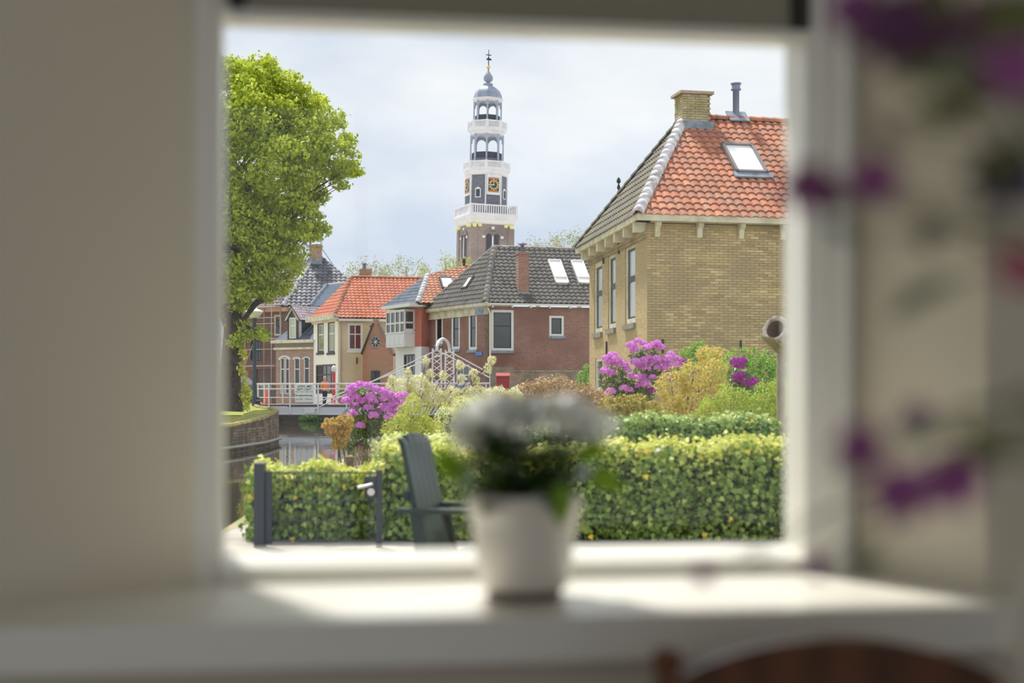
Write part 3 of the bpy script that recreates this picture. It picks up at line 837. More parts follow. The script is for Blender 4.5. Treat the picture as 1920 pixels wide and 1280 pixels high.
for i in range(k):
    a, b = 2*math.pi*i/k, 2*math.pi*(i+1)/k
    for r0, r1, y0 in ((.24,.34,-.04),):
        rwm.prism([(rw_u+math.cos(t)*r, y0, rw_z+math.sin(t)*r*1.15) for t, r in ((a,r0),(b,r0),(b,r1),(a,r1))], (0,.05,0))
rw = part('round_window', rwm, M_stone, ar, AF.M)
part('pane', MB().add([(rw_u+math.cos(2*math.pi*i/k)*.25, -.01, rw_z+math.sin(2*math.pi*i/k)*.28) for i in range(k)], [tuple(range(k))]), M_pane, rw, AF.M)
sp = MB()
for i in range(4):
    a = math.pi*i/4; sp.tube([(rw_u-math.cos(a)*.25,-.02,rw_z-math.sin(a)*.28),(rw_u+math.cos(a)*.25,-.02,rw_z+math.sin(a)*.28)], .015, 4)
part('glazing_bars', sp, M_white, rw, AF.M)
hA = AF.rect(696, 695, 712, 722)
window(ar, Face((AF.o.x+AF.n.x*.05, AF.o.y+AF.n.y*.05), (AF.d.x, AF.d.y)), AF.rect(696,695,712,722), M_dark, M_pane, cols=(.5,), rows=(.5,), fw=.06, y=.0)
part('side_wall', MB().box((u1_-.02,.02,SZ),(u1_,3.0,zs2-.1)), m_abrick, ar, AF.M)
ae0 = AF.P(u1_+.15,.1,zs2-.05); ae1 = AF.P(u1_+.15,3.2,zs2-.05); at_ = AF.P(up_,.1,zp_+.05); at2 = AF.P(up_,3.2,zp_+.05)
sA = Slope(ae0, ae1, at_); tile_roof(ar, sA, [ae0,ae1,at2,at_], .25,.3, m_otile2, M_timber)
for (px, py) in ((669, 676), (686, 678)):
    u_, z_ = cR.uv(px, py)
    part('wall_anchor', MB().box((u_-.03,-.05,z_-.2),(u_+.03,0,z_+.2)), M_dark, crt, cR.M)

# ================================================================== brown house with dormer and arched windows
m_bbrick = mat('brown_brick', (134,110,100), .9, brick=(.22,.066,(150,134,122),(116,92,82)))
BC = (Ce[0]+.05, Ce[1]+.05); Bl = (-.85,.5); Be = along(BC, Bl, 517)
br = root('house', (BC[0], BC[1], SZ), 'brown brick house with grey cornice, three arched windows and pointed dormer', 'house')
bL = Face(Be, (-Bl[0], -Bl[1])); BL = (Vector(BC)-Vector(Be)).length
zb1 = bL.z(555, 655)
hs = [bL.rect(525.5, 671, 533.5, 738), bL.rect(534.5, 671, 542.5, 738), bL.rect(551.5, 671, 562, 738), bL.rect(569.5, 669, 580, 738)]
part('wall', wall_holes(0, BL, SZ, zb1, hs), m_bbrick, br, bL.M)
part('side_wall', MB().box((-.0,0,SZ),(.02,5,zb1)), m_bbrick, br, bL.M)
m_arch = mat('grey_arch_stone', (176,176,178), .8)
for i, h in enumerate(hs):
    window(br, bL, h, M_white, M_pane, cols=(), rows=(.3,), fw=.06, bar=.06, y=.05, sill=M_stone)
for a, b in ((hs[0][0], hs[1][1]), (hs[2][0], hs[2][1]), (hs[3][0], hs[3][1])):
    am = MB(); z_ = hs[0][3]; c_ = (a+b)/2; rr = (b-a)/2 + .06; k = 8
    for j in range(k):
        t0, t1 = math.pi*j/k, math.pi*(j+1)/k
        am.prism([(c_+math.cos(t)*r, -.05, z_-.12+math.sin(t)*r*.55) for t, r in ((t0,rr*.75),(t1,rr*.75),(t1,rr*1.2),(t0,rr*1.2))], (0,.1,0))
    part('window_arch', am, m_arch, br, bL.M)
part('cornice', MB().box((-.15,-.35,zb1+.42),(BL+.1,.3,zb1+.62)).box((-.05,-.16,zb1+.0),(BL+.05,.1,zb1+.14)), M_cream_trim, br, bL.M)
part('frieze', MB().box((0,-.06,zb1+.14),(BL,.1,zb1+.42)), mat('olive_grey_frieze', (112,108,94), .6), br, bL.M)
zc0 = zb1 + .62
me0, me1 = bL.P(-.05,-.1,zc0), bL.P(BL,-.1,zc0); mt0, mt1 = bL.P(.6,2.9,zc0+1.9), bL.P(BL,2.9,zc0+1.9)
sB = Slope(me0, me1, mt1); tile_roof(br, sB, [me0,me1,mt1,mt0], .3, .26, m_slate, M_timber, h=.01, name='slate')
part('roof_top', MB().prism([mt0, mt1, bL.P(BL,5,zc0+2.1), bL.P(.5,5,zc0+2.1)], (0,0,-.1)), m_slate, br)
# dormer
du0, du1 = bL.u(541), bL.u(558.5); dzp = bL.z(546, 573); dzs = bL.z(546, 594)
dc = (du0+du1)/2
dorm = part('dormer', MB().prism([(du0,.0,zc0),(du1,.0,zc0),(du1,.0,dzs),(dc,.0,dzp-.15),(du0,.0,dzs)], (0,2.6,0)), mat('dormer_boards', (72,70,66), .7), br, bL.M)
part('bargeboard', MB().prism([(du0-.28,-.2,dzs-.25),(du0-.12,-.2,dzs-.25),(dc,-.2,dzp-.22),(dc,-.2,dzp)], (0,.12,0)), M_cream_trim, dorm, bL.M)
part('bargeboard', MB().prism([(du1+.28,-.2,dzs-.25),(dc,-.2,dzp),(dc,-.2,dzp-.22),(du1+.12,-.2,dzs-.25)], (0,.12,0)), M_cream_trim, dorm, bL.M)
part('corner_post', MB().box((du0-.05,-.06,zc0),(du0+.06,.02,dzs)).box((du1-.06,-.06,zc0),(du1+.05,.02,dzs)), m_sash_d, dorm, bL.M)
fD = Face(bL.P(0,-.03,0), (bL.d.x, bL.d.y))
window(br, fD, (du0+.12,du1-.12,zc0+.1,dzs-.05), M_white, mat('leafy_pane', (150,160,140), .08, .8), cols=(), rows=(.38,), fw=.07, bar=.07, y=-.01, name='dormer_window')
fS = Face(bL.P(du1,0,0), (-bL.n.x, -bL.n.y))        # dormer side towards the camera
part('dormer_cheek', MB().box((.0,-.03,zc0),(2.2,.0,dzs)), M_white, dorm, fS.M)
part('cheek_window', MB().prism([(.35,-.05,zc0+.35),(1.9,-.05,zc0+1.5),(1.9,-.05,dzs-.15),(.35,-.05,dzs-.15)], (0,.03,0)), M_pane, dorm, fS.M)
de0, de1 = bL.P(du1+.3,-.2,dzs-.22), bL.P(du1+.3,2.6,dzs-.22); dt0, dt1 = bL.P(dc,-.2,dzp), bL.P(dc,2.6,dzp)
m_pale = mat('frosted_tile', (162,150,156), .6, rand=((144,131,138),(178,168,173)))
sD = Slope(de0, de1, dt0); tile_roof(br, sD, [de0,de1,dt1,dt0], .24, .22, m_pale, M_timber, name='dormer_tile')
dl0, dl1 = bL.P(du0-.3,-.2,dzs-.22), bL.P(du0-.3,2.6,dzs-.22)
sD2 = Slope(dl0, dl1, dt0); tile_roof(br, sD2, [dl0,dl1,dt1,dt0], .24, .22, m_pale, M_timber, name='dormer_tile')

# ================================================================== tall slate-roofed house with scaffolding
m_gltile = mat('glossy_black_tile', (75,75,82), .62, .3, rand=((57,57,64),(92,92,98),(74,74,80),(120,120,125)))
m_ptile = mat('purple_grey_tile', (95,83,88), .7, .3, rand=((78,68,73),(110,99,104),(92,82,85)))
m_sbrick = mat('dark_brown_brick', (112,84,74), .9, brick=(.22,.066,(128,104,92),(94,68,60)))
SC = (ux(537, 97), 97.0); Sl = (-.85,.5); Se = along(SC, Sl, 425)
sr = root('house', (SC[0], SC[1], SZ), 'tall dark house with black tiled pyramid roof and brick chimney behind the scaffolding', 'house')
sL = Face(Se, (-Sl[0], -Sl[1])); SL = (Vector(SC)-Vector(Se)).length; sR = Face(SC, (.998,.06))
zS = sL.z(537, 577)
hs = [sL.rect(514, 590, 527, 629), sL.rect(470, 636, 490, 676), sL.rect(448, 638, 462, 660), sL.rect(480, 692, 512, 736)]
part('wall', wall_holes(0, SL, SZ, zS, hs), m_sbrick, sr, sL.M)
window(sr, sL, hs[0], M_cream_trim, M_pane, cols=(), rows=(), fw=.12, y=.04)
for h in hs[1:3]: window(sr, sL, h, M_dark, M_pane, cols=(.33,.67), rows=(), fw=.08, y=.04)
part('garage_door', MB().box((hs[3][0],.1,hs[3][2]),(hs[3][1],.13,hs[3][3])), mat('brown_door', (98,80,74), .6), sr, sL.M)
part('wall', MB().box((0,0,SZ),(6.5,.02,zS)), m_sbrick, sr, sR.M)
part('gutter', MB().box((-.1,-.45,zS-.25),(SL+.3,-.1,zS+.1)), mat('tan_gutter_board', (176,148,124), .7), sr, sL.M)
part('lower_band', MB().box((0,-.12,sL.z(480,676)),(SL,0,sL.z(480,640))), mat('dark_shopfront', (62,58,58), .5), sr, sL.M) if False else None
zt = zS + .1
eL = sL.P(-.3,-.4,zt); eC = Vector((SC[0],SC[1],zt)) + (sL.n+sR.n)*.35; eR = sR.P(6.4,-.4,zt)
rA = U(585, 488, 100.5); rB = U(603, 488, 101.2)
s1 = Slope(eC, eR, rA); tile_roof(sr, s1, [eC,eR,rB,rA], .33, .36, m_gltile, M_timber, h=.07)
s2 = Slope(eL, eC, rA); rL = rA + Vector((-3.2,1.9,-.3)); tile_roof(sr, s2, [eL,eC,rA,rL], .33, .36, m_ptile, M_timber, h=.07)
ridge(sr, eC, rA, .17, .4, mat('pale_hip_tile', (180,176,184), .6, rand=((140,138,146),(206,202,208))), 'hip_tile'); ridge(sr, rB, eR, .1, .5, m_dhip, 'hip_tile')
ridge(sr, rL, rA, .12, .4, m_dhip)
cp = U(592, 486, 100.6); czt = uz(459, 100.6)
ch = part('chimney', MB().box((cp.x-.4,cp.y-.4,cp.z-.4),(cp.x+.4,cp.y+.4,czt)).box((cp.x-.45,cp.y-.45,czt-.15),(cp.x+.45,cp.y+.45,czt)), mat('purple_brown_brick', (142,106,98), .9, brick=(.2,.08,(168,150,142),(118,84,80))), sr)
part('lead_flashing', MB().box((cp.x-.5,cp.y-.5,cp.z-.4),(cp.x+.5,cp.y+.5,cp.z+.05)), M_lead, ch)
part('cowl_plate', MB().prism([(cp.x-.5,cp.y-.45,czt+.32),(cp.x+.55,cp.y-.45,czt+.42),(cp.x+.55,cp.y+.45,czt+.42),(cp.x-.5,cp.y+.45,czt+.32)], (0,0,.06)), M_lead, ch)
cl_ = MB()
for a in (-.38,.38):
    for b in (-.38,.38): cl_.tube([(cp.x+a,cp.y+b,czt),(cp.x+a,cp.y+b,czt+.36)], .02, 4)
part('cowl_leg', cl_, M_lead, ch)
part('stay_rod', MB().tube([(cp.x+.4,cp.y,czt-.2), U(642, 522, 100)], .025, 4), M_lead, sr)
# lead-covered lower roof with its upstand
q = [U(583,572,95.5), U(614,533,96.4), U(648,529,96.4), U(640,574,95.4)]
lr = part('lead_roof', MB().prism(q, (0,.1,-.12)), mat('grey_lead_sheet', (128,138,154), .5, .4, brick=(.5,.35,(96,104,118),(118,128,144))), sr)
part('lead_roll', MB().tube([q[0],q[1]], .13, 6), M_lead, lr)
part('lead_roll', MB().tube([q[1],q[2]], .07, 6), M_white, lr)

# scaffolding
scf = root('scaffolding', (Se[0]+2, Se[1]-1.6, SZ), 'steel tube scaffolding with plank decks in front of the dark house', 'scaffolding')
M_steel = mat('galvanised_tube', (150,146,146), .5, .5, metal=.3)
def sp_(px, y, py): u_, z_ = sL.uv(px, py, -y); return Vector((u_, y, z_))
uS = [sL.u(p) for p in (438, 452, 466, 485, 504, 534)]
zl = [sL.z(500, p) for p in (548, 557, 578, 598, 609, 637, 656, 687)]
for u_ in uS:
    for yy in (-.5, -1.4):
        part('standard', MB().tube([(u_,yy,SZ),(u_,yy,zl[0]+.1)], .03, 5), M_steel, scf, sL.M)
for z_ in zl:
    part('ledger', MB().tube([(uS[0]-.3,-1.42,z_),(uS[-1]+.3,-1.42,z_)], .026, 5), M_steel, scf, sL.M)
for (a, b) in ((3,4),(4,3)):
    part('brace', MB().tube([(uS[a],-1.45,zl[7] if a==3 else zl[5]),(uS[b],-1.45,zl[5] if a==3 else zl[2])], .022, 5), M_steel, scf, sL.M)
for z_ in (zl[2], zl[5], zl[7]):
    for k in range(3):
        part('plank', MB().box((uS[0]-.2,-1.4+k*.3,z_),(uS[-1]+.2,-1.13+k*.3,z_+.05)), mat('scaffold_plank', (170,158,146), .9), scf, sL.M)

GAIN = 1.35
# ================================================================== church tower
TD = 200.0; PXM = F / TD
tb = U(905.5, 742, TD)
yaw = math.radians(20.5)
LEAN = Matrix.Rotation(math.radians(1.1), 4, 'Y')
TM = Matrix.Translation((tb.x - .12, tb.y, SZ)) @ LEAN @ Matrix.Rotation(yaw, 4, 'Z')
tw = root('church_tower', (0,0,0), 'tall church tower with brick shaft, white galleries, clock and domed open lantern', 'tower', M=TM)
def tz(py): return uz(py, TD) - SZ
m_tbrick = mat('tower_brick', (142,130,124), .9, brick=(.3,.1,(152,142,134),(128,114,108)), col2=(122,110,106), nscale=.4)
m_tw = mat('tower_white', (214,216,220), .6, col2=(196,198,204), nscale=1)
m_tg = mat('tower_grey_paint', (150,158,172), .6)
m_ts = mat('tower_slate', (92,94,104), .6, brick=(.4,.3,(78,80,90),(104,106,116)))
m_dome = mat('dome_lead', (138,146,160), .5, .4, col2=(122,130,146), nscale=1)
m_gold = mat('gilt', (214,170,88), .35, .5, metal=.6)
m_dkin = mat('dark_louvre', (58,60,68), .7)
S = 3.06
zb = tz(424)
shaft = MB()
F1 = [(-S,-S),(S,-S),(S,S),(-S,S)]
part('shaft', MB().box((-S,-S,-.4),(S,S,zb)), m_tbrick, tw, TM)
part('corner_buttress', MB().box((-S-.12,-S-.12,0),(-S+.8,-S+.8,zb-.6)), m_tbrick, tw, TM)
part('corner_buttress', MB().box((S-.8,-S-.12,0),(S+.12,-S+.8,zb-.6)), m_tbrick, tw, TM)
part('corner_buttress', MB().box((-S-.12,S-.8,0),(-S+.8,S+.12,zb-.6)), m_tbrick, tw, TM)
# belfry windows on the two faces in view
def tower_window(Mf):
    o = part('belfry_window', MB().box((-1.0,-.06,zb-4.9),(1.0,-.02,zb-1.0)), m_tbrick, tw, Mf)
    for c in (-.55,.55):
        pts = [(c-.38,-.1,zb-4.6),(c+.38,-.1,zb-4.6)] + [(c+.38*math.cos(t),-.1,zb-1.75+.38*math.sin(t)) for t in [math.pi*i/8 for i in range(9)]]
        part('louvre_opening', MB().prism(pts, (0,.06,0)), m_dkin, o, Mf)
    part('mullion', MB().box((-.1,-.16,zb-4.6),(.1,-.04,zb-1.7)), m_tw, o, Mf)
    ap = MB()
    for j in range(10):
        t0, t1 = math.pi*j/10, math.pi*(j+1)/10
        ap.prism([(math.cos(t)*r,-.14,zb-1.9+math.sin(t)*r*.95) for t, r in ((t0,1.05),(t1,1.05),(t1,1.3),(t0,1.3))], (0,.12,0))
    part('arch_ring', ap, m_tbrick, o, Mf)
    for c in (-1.35,1.35,0):
        part('impost_stone', MB().box((c-.2,-.2,zb-2.0 if c else zb-.75),(c+.2,-.05,zb-1.65 if c else zb-.4)), m_tw, o, Mf)
for a in (0, -90):
    tower_window(TM @ Matrix.Rotation(math.radians(a),4,'Z') @ Matrix.Translation((0,-S,0)))
    Mf = TM @ Matrix.Rotation(math.radians(a),4,'Z') @ Matrix.Translation((0,-S,0))
    for c in (-1, 1):
        part('volute_capital', MB().lathe([(.0,-.3),(.2,-.28),(.34,0),(.2,.28),(0,.3)], 10, (c*(S-.35),-.15,zb-.3)).lathe([(.0,-.25),(.28,-.2),(.3,.1),(.0,.3)], 10, (c*(S-1.15),-.12,zb-.25)).box((c*(S-.7)-.7,-.2,zb-.16),(c*(S-.7)+.7,0,zb)), mat('yellow_capital', (222,208,150), .7), tw, Mf, smooth=True)
# square cornice and balustrade
part('cornice', MB().lathe([(S*1.414,zb-.05),(S*1.414+.25,zb+.1),(S*1.414+.3,zb+.5),(S*1.414+.55,zb+.75),(S*1.414+.75,zb+1.1),(S*1.414+.75,zb+1.3),(.1,zb+1.3)], 4, rot=.5), m_tw, tw, TM)
def balustrade(nside, rad, z0, h, nb, M):
    b = MB(); rt_ = MB()
    for k in range(nside):
        a0, a1 = 2*math.pi*(k+.5)/nside, 2*math.pi*(k+1.5)/nside
        p = Vector((rad*math.cos(a0),rad*math.sin(a0),0)); q = Vector((rad*math.cos(a1),rad*math.sin(a1),0))
        t = (q-p).normalized(); n = Vector((t.y,-t.x,0))
        MM = Matrix((t, n, Vector((0,0,1)))).transposed().to_4x4(); MM.translation = p
        L_ = (q-p).length
        rt_.box((-.05,-.12,h-.18),(L_+.05,.12,h), Matrix.Translation((0,0,z0)) @ MM); rt_.box((-.05,-.12,0),(L_+.05,.12,.15), Matrix.Translation((0,0,z0)) @ MM)
        rt_.box((-.15,-.15,0),(.15,.15,h+.05), Matrix.Translation((0,0,z0)) @ MM)
        for i in range(1, nb):
            u_ = L_*i/nb; b.box((u_-.07,-.06,.15),(u_+.07,.06,h-.18), Matrix.Translation((0,0,z0)) @ MM)
    o = part('balustrade', rt_, m_tw, tw, M)
    part('balusters', b, m_tw, o, M)['kind'] = 'stuff'
zg = zb + 1.3
balustrade(4, 3.35*1.414, zg, tz(390)-zg+.1, 20, TM)
OM = TM @ Matrix.Rotation(math.radians(2.0), 4, 'Z')
def octa(prof, m, name): return part(name, MB().lathe(prof, 8, rot=.5), m, tw, OM)
z1 = tz(331)
Ro = 2.72/math.cos(math.pi/8)
octa([(Ro+.25,zg-.2),(Ro+.1,zg+.5),(Ro,zg+1.2),(Ro-.08,z1)], m_ts, 'clock_drum')
for k in range(8):
    a = 2*math.pi*(k+.5)/8
    part('corner_batten', MB().box((-.09,-.09,zg),(.09,.09,z1), ), m_tw, tw, OM @ Matrix.Translation((Ro*math.cos(a)*.995,Ro*math.sin(a)*.995,0)) @ Matrix.Rotation(a,4,'Z'))
apo = 2.72
for k in range(8):
    a = 2*math.pi*k/8
    Mf = OM @ Matrix.Rotation(a + math.pi/2, 4, 'Z') @ Matrix.Translation((0,-apo,0))
    zm_ = (z1+zg)/2
    if k % 2 == 0:
        c = part('clock', MB().box((-1.0,-.12,zm_-.05),(1.0,.0,z1-.05)), m_tw, tw, Mf)
        cz_ = (zm_-.05+z1-.05)/2 - .05
        part('dial', MB().box((-.78,-.16,cz_-1.0),(.78,-.1,cz_+1.0)), mat('dial_blue_black', (40,58,66), .4), c, Mf)
        for i in range(12):
            t = 2*math.pi*i/12
            part('hour_mark', MB().box((-.1,-.02,.46),(.1,.02,.76)), m_gold, c, Mf @ Matrix.Translation((0,-.18,cz_)) @ Matrix.Rotation(t,4,'Y') )
        part('dial_corner', MB().box((-.76,-.18,cz_+.78),(.76,-.16,cz_+.98)).box((-.76,-.18,cz_-.98),(.76,-.16,cz_-.8)), mat('dial_terracotta', (186,112,60), .5), c, Mf)
        part('hand', MB().box((-.05,-.22,-.08),(.05,-.2,.6)), m_gold, c, Mf @ Matrix.Translation((0,0,cz_)))
        part('hand', MB().box((-.06,-.23,-.08),(.06,-.21,.42)), m_tw, c, Mf @ Matrix.Translation((0,0,cz_)) @ Matrix.Rotation(math.radians(-95),4,'Y'))
    else:
        o = part('small_window', MB().box((-.42,-.1,zm_-.45),(.42,0,zm_+.75)).prism([(-.5,-.12,zm_+.75),(.5,-.12,zm_+.75),(0,-.12,zm_+1.05)],(0,.12,0)), m_tw, tw, Mf)
        part('shutter', MB().box((-.3,-.12,zm_-.33),(.3,-.08,zm_+.7)), m_dkin, o, Mf)
R2 = 2.95/math.cos(math.pi/8)
octa([(Ro-.1,z1-.1),(Ro+.05,z1+.05),(R2-.05,z1+.5),(R2+.1,z1+.65),(R2+.1,z1+.8),(.1,z1+.8)], m_tw, 'gallery_cornice')
balustrade(8, R2-.05, z1+.8, 1.05, 12, OM)
def lantern(z0, ztop, apo, basez, darkz):
    """open octagonal arcade: eight columns and eight arches"""
    Rr = apo/math.cos(math.pi/8); half = apo*math.tan(math.pi/8)
    octa([(Rr,z0),(Rr-.03,basez)], m_ts, 'lantern_base')
    octa([(Rr-.18,basez),(Rr-.18,darkz)], m_dkin, 'parapet')
    octa([(Rr-.1,ztop),(.05,ztop)], m_tg, 'lantern_ceiling')
    for k in range(8):
        a = 2*math.pi*(k+.5)/8
        part('column', MB().box((-.12,-.11,z0),(.07,.11,ztop)), m_tg, tw, OM @ Matrix.Translation((Rr*math.cos(a),Rr*math.sin(a),0)) @ Matrix.Rotation(a,4,'Z'))
        Mf = OM @ Matrix.Rotation(2*math.pi*k/8 + math.pi/2, 4, 'Z') @ Matrix.Translation((0,-apo+.02,0))
        am = MB(); n = 10; r = half-.1; zs = ztop - r*1.55
        for j in range(n):
            t0, t1 = math.pi*j/n, math.pi*(j+1)/n
            p0 = (math.cos(t0)*r, zs+math.sin(t0)*r*1.15); p1 = (math.cos(t1)*r, zs+math.sin(t1)*r*1.15)
            am.prism([(p0[0],0,p0[1]),(p0[0],0,ztop),(p1[0],0,ztop),(p1[0],0,p1[1])], (0,.18,0))
        part('arch', am, m_tg, tw, Mf)
z2 = z1 + .8
z3 = tz(254)
lantern(z2, z3, 2.12, tz(300), tz(288))
R3 = 2.5/math.cos(math.pi/8)
octa([(R3-.45,z3-.1),(R3-.25,z3+.3),(R3,z3+.45),(R3,z3+.7),(.1,z3+.7)], m_tw, 'gallery_cornice')
balustrade(8, R3-.1, z3+.7, tz(230)-z3-.7, 9, OM)
z4 = tz(191)
lantern(z3+.7, z4, 1.78, z3+1.2, tz(218))
octa([(1.9,z4-.1),(2.1,z4+.15),(2.2,z4+.25),(2.2,z4+.35),(1.9,z4+.4)], m_tw, 'dome_cornice')
zd = z4+.4; hd_ = tz(160)-zd
octa([(2.02,zd)] + [(1.98*math.cos(t)+.02, zd+hd_*math.sin(t)) for t in [math.pi/2*i/8*.8 for i in range(1,9)]] + [(.66,zd+hd_),(.7,zd+hd_+.2),(.25,zd+hd_+.35)], m_dome, 'dome')
zo = tz(154)
part('onion_finial', MB().lathe([(.22,zo-.3),(.25,zo),(.55,zo+.15),(.68,zo+.5),(.6,zo+.85),(.3,zo+1.3),(.1,zo+1.6),(.04,zo+1.9)], 14), m_dome, tw, OM, smooth=True)
zo2 = tz(126)
part('gilt_ball', MB().lathe([(.02,zo2-.3),(.22,zo2-.18),(.27,zo2),(.2,zo2+.2),(.02,zo2+.28)], 12), m_gold, tw, OM, smooth=True)
part('weathervane', MB().tube([(0,0,zo2-.6),(0,0,tz(93))], [.09,.04], 6).box((-.4,-.04,tz(103)-.06),(.4,.04,tz(103)+.06)).box((-.3,-.04,tz(112)-.05),(.4,.04,tz(112)+.2)).lathe([(.02,-.15),(.14,0),(.02,.15)],8,(0,0,tz(108))), M_dark, tw, OM)

GAIN = 1.2
# ================================================================== drawbridge
bd = Vector((.975,-.22,0)).normalized(); bwv = Vector((-bd.y, bd.x, 0))
B0 = Vector((ux(484,69.5), 69.5, 0)); BW = 2.3
def bl(px, off=0.0):                                # distance along the near side of the deck at a picture column
    o = B0 + bwv*off; q = along((o.x,o.y),(bd.x,bd.y),px); return (Vector((q[0],q[1],0))-o).dot(bd)
BMx = Matrix((bd, bwv, Vector((0,0,1)))).transposed().to_4x4(); BMx.translation = B0
bz = uz(758, 69); br_ = root('drawbridge', (B0.x, B0.y, bz), 'white iron drawbridge with arched lattice portal and railings over the canal', 'bridge')
LB_ = bl(985)
M_bw = mat('bridge_white', (232,228,226), .5, .4, col2=(214,206,204), nscale=2)
part('deck', MB().box((-1.2,-.1,bz-.1),(LB_+2.0,BW+.1,bz)), mat('bridge_planks', (96,84,84), .8), br_, BMx)
part('girder', MB().box((bl(506),-.08,bz-.48),(LB_,.02,bz-.12)).box((bl(506),-.12,bz-.5),(LB_,.06,bz-.46)), mat('girder_grey', (204,204,212), .55), br_, BMx)
part('girder', MB().box((bl(506),BW,bz-.48),(LB_,BW+.1,bz-.12)), MATS['girder_grey'], br_, BMx)
for side, off in ((0,0.0),(1,BW)):
    posts = (484.5,496,506,530.6,545.6,598,633,651.6,690,730,770,806,850,880,912,945,975)
    hz_ = [uz(p,69) for p in (719,728.5,745,758.4)]
    for px in posts:
        big = px in (506,545.6,598,651.6)
        part('railing_post', MB().tube([(bl(px,off),off-.12 if big else off-.05,bz-(.45 if big else .05)),(bl(px,off),off-.12 if big else off-.05,hz_[0])], .034 if not big else .042, 6), M_bw, br_, BMx)
    for i, z_ in enumerate(hz_):
        part('railing_rail', MB().tube([(bl(484.5,off)-.1,off-.06,z_),(LB_+.6,off-.06,z_)], .036 if i == 0 else .026, 6), M_bw, br_, BMx)
# portal: one lattice column on each side, joined by an arch
pu = bl(819); zp = uz(653,67.5); cw = .22
def lat(off, u0):
    c = part('lattice_column', MB().tube([(u0-cw-.03,off,bz-.5),(u0-cw+.02,off,zp)], .045, 6).tube([(u0+cw+.03,off,bz-.5),(u0+cw-.02,off,zp)], .045, 6), M_bw, br_, BMx)
    n = 8; h = (zp-.15-bz)/n
    for i in range(n):
        z_ = bz+i*h
        part('lattice_bar', MB().tube([(u0-cw,off,z_),(u0+cw,off,z_+h)], .018, 4).tube([(u0+cw,off,z_),(u0-cw,off,z_+h)], .018, 4), M_bw, c, BMx)
    for z_ in (bz+h*3, zp-.12): part('lattice_strut', MB().tube([(u0-cw,off,z_),(u0+cw,off,z_)], .025, 5), M_bw, c, BMx)
lat(0.0, pu); lat(BW, pu)
zpt = uz(634, 67.8)
arch = [(pu, BW/2-BW/2*math.cos(math.pi*i/12), zp-.1+(zpt-zp+.1)*math.sin(math.pi*i/12)**.8) for i in range(13)]
part('portal_arch', MB().tube(arch, .075, 6), M_bw, br_, BMx)
for off in (0.0, BW):
    part('tie_rod', MB().tube([(pu,off,zp-.08),(bl(588,off),off-.1,bz-.28 if off == 0 else bz)], .032, 6), M_bw, br_, BMx)
    part('tie_rod', MB().tube([(pu,off,zp-.08),(bl(965 if off else 950,off),off-.1,uz(724,67))], .032, 6), M_bw, br_, BMx)
    part('anchor_plate', MB().box((bl(576,off)-.1,off-.14,bz-.44),(bl(590,off)+.05,off-.1,bz-.16)), M_bw, br_, BMx)
part('entry_gate_post', MB().tube([(bl(484.5)-.05,-.2,bz-.1),(bl(484.5)-.05,-.2,uz(722,69))], .05, 6), mat('red_white_stripes', (214,120,128), .5, wave=(2.2,(236,226,226))), br_, BMx)
# opening-times sign
sg = root('sign', U(573,754,68.6), 'white two-panel bridge opening times sign on the railing', 'sign')
sM = Matrix((bd, bwv, Vector((0,0,1)))).transposed().to_4x4(); sM.translation = B0
sx0, sx1 = bl(555.5), bl(590.5); so_ = -.14
m_sign = mat('sign_white', (232,232,238), .4)
part('panel', MB().box((sx0,so_-.03,uz(734,68.7)),(sx1,so_,uz(720,68.7))), m_sign, sg, sM)
part('panel', MB().box((sx0,so_-.03,uz(754,68.7)),(sx1,so_,uz(735,68.7))), m_sign, sg, sM)
part('bracket', MB().box((sx0+.1,so_,uz(750,68.7)),(sx0+.15,so_+.1,uz(722,68.7))).box((sx1-.15,so_,uz(750,68.7)),(sx1-.1,so_+.1,uz(722,68.7))), M_steel, sg, sM)
m_ink = mat('sign_ink', (46,46,54), .5)
def text(s, px, py, wpx, hpx, bold=0.0):
    cu_ = bpy.data.curves.new('t', 'FONT'); cu_.body = s; cu_.size = 1.0; cu_.align_x = 'CENTER'; cu_.align_y = 'CENTER'; cu_.offset = bold
    to = bpy.data.objects.new('t', cu_); COL.objects.link(to)
    dg = bpy.context.evaluated_depsgraph_get(); me = bpy.data.meshes.new_from_object(to.evaluated_get(dg))
    bpy.data.objects.remove(to)
    xs = [v.co.x for v in me.vertices]; ys = [v.co.y for v in me.vertices]
    sx = (bl(573+wpx/2)-bl(573-wpx/2))/(max(xs)-min(xs)); sy = (hpx*68.7/F)/(max(ys)-min(ys))
    mx, my = (max(xs)+min(xs))/2, (max(ys)+min(ys))/2
    for v in me.vertices: v.co = ((v.co.x-mx)*sx, 0, (v.co.y-my)*sy)
    me.materials.clear(); me.materials.append(m_ink)
    put('lettering', me, sg, sM @ Matrix.Translation((bl(px), so_-.035, uz(py,68.7))))
text('APRIL-MEI', 573.5, 724, 27, 4.0, .004); text('SEPT.-OKT.', 573, 729.8, 28, 4.0, .01)
text('Brugbediening', 572.5, 741.3, 31, 3.6, .02); text('van 9:00 - 19:00 uur', 572.5, 748, 32, 2.4)

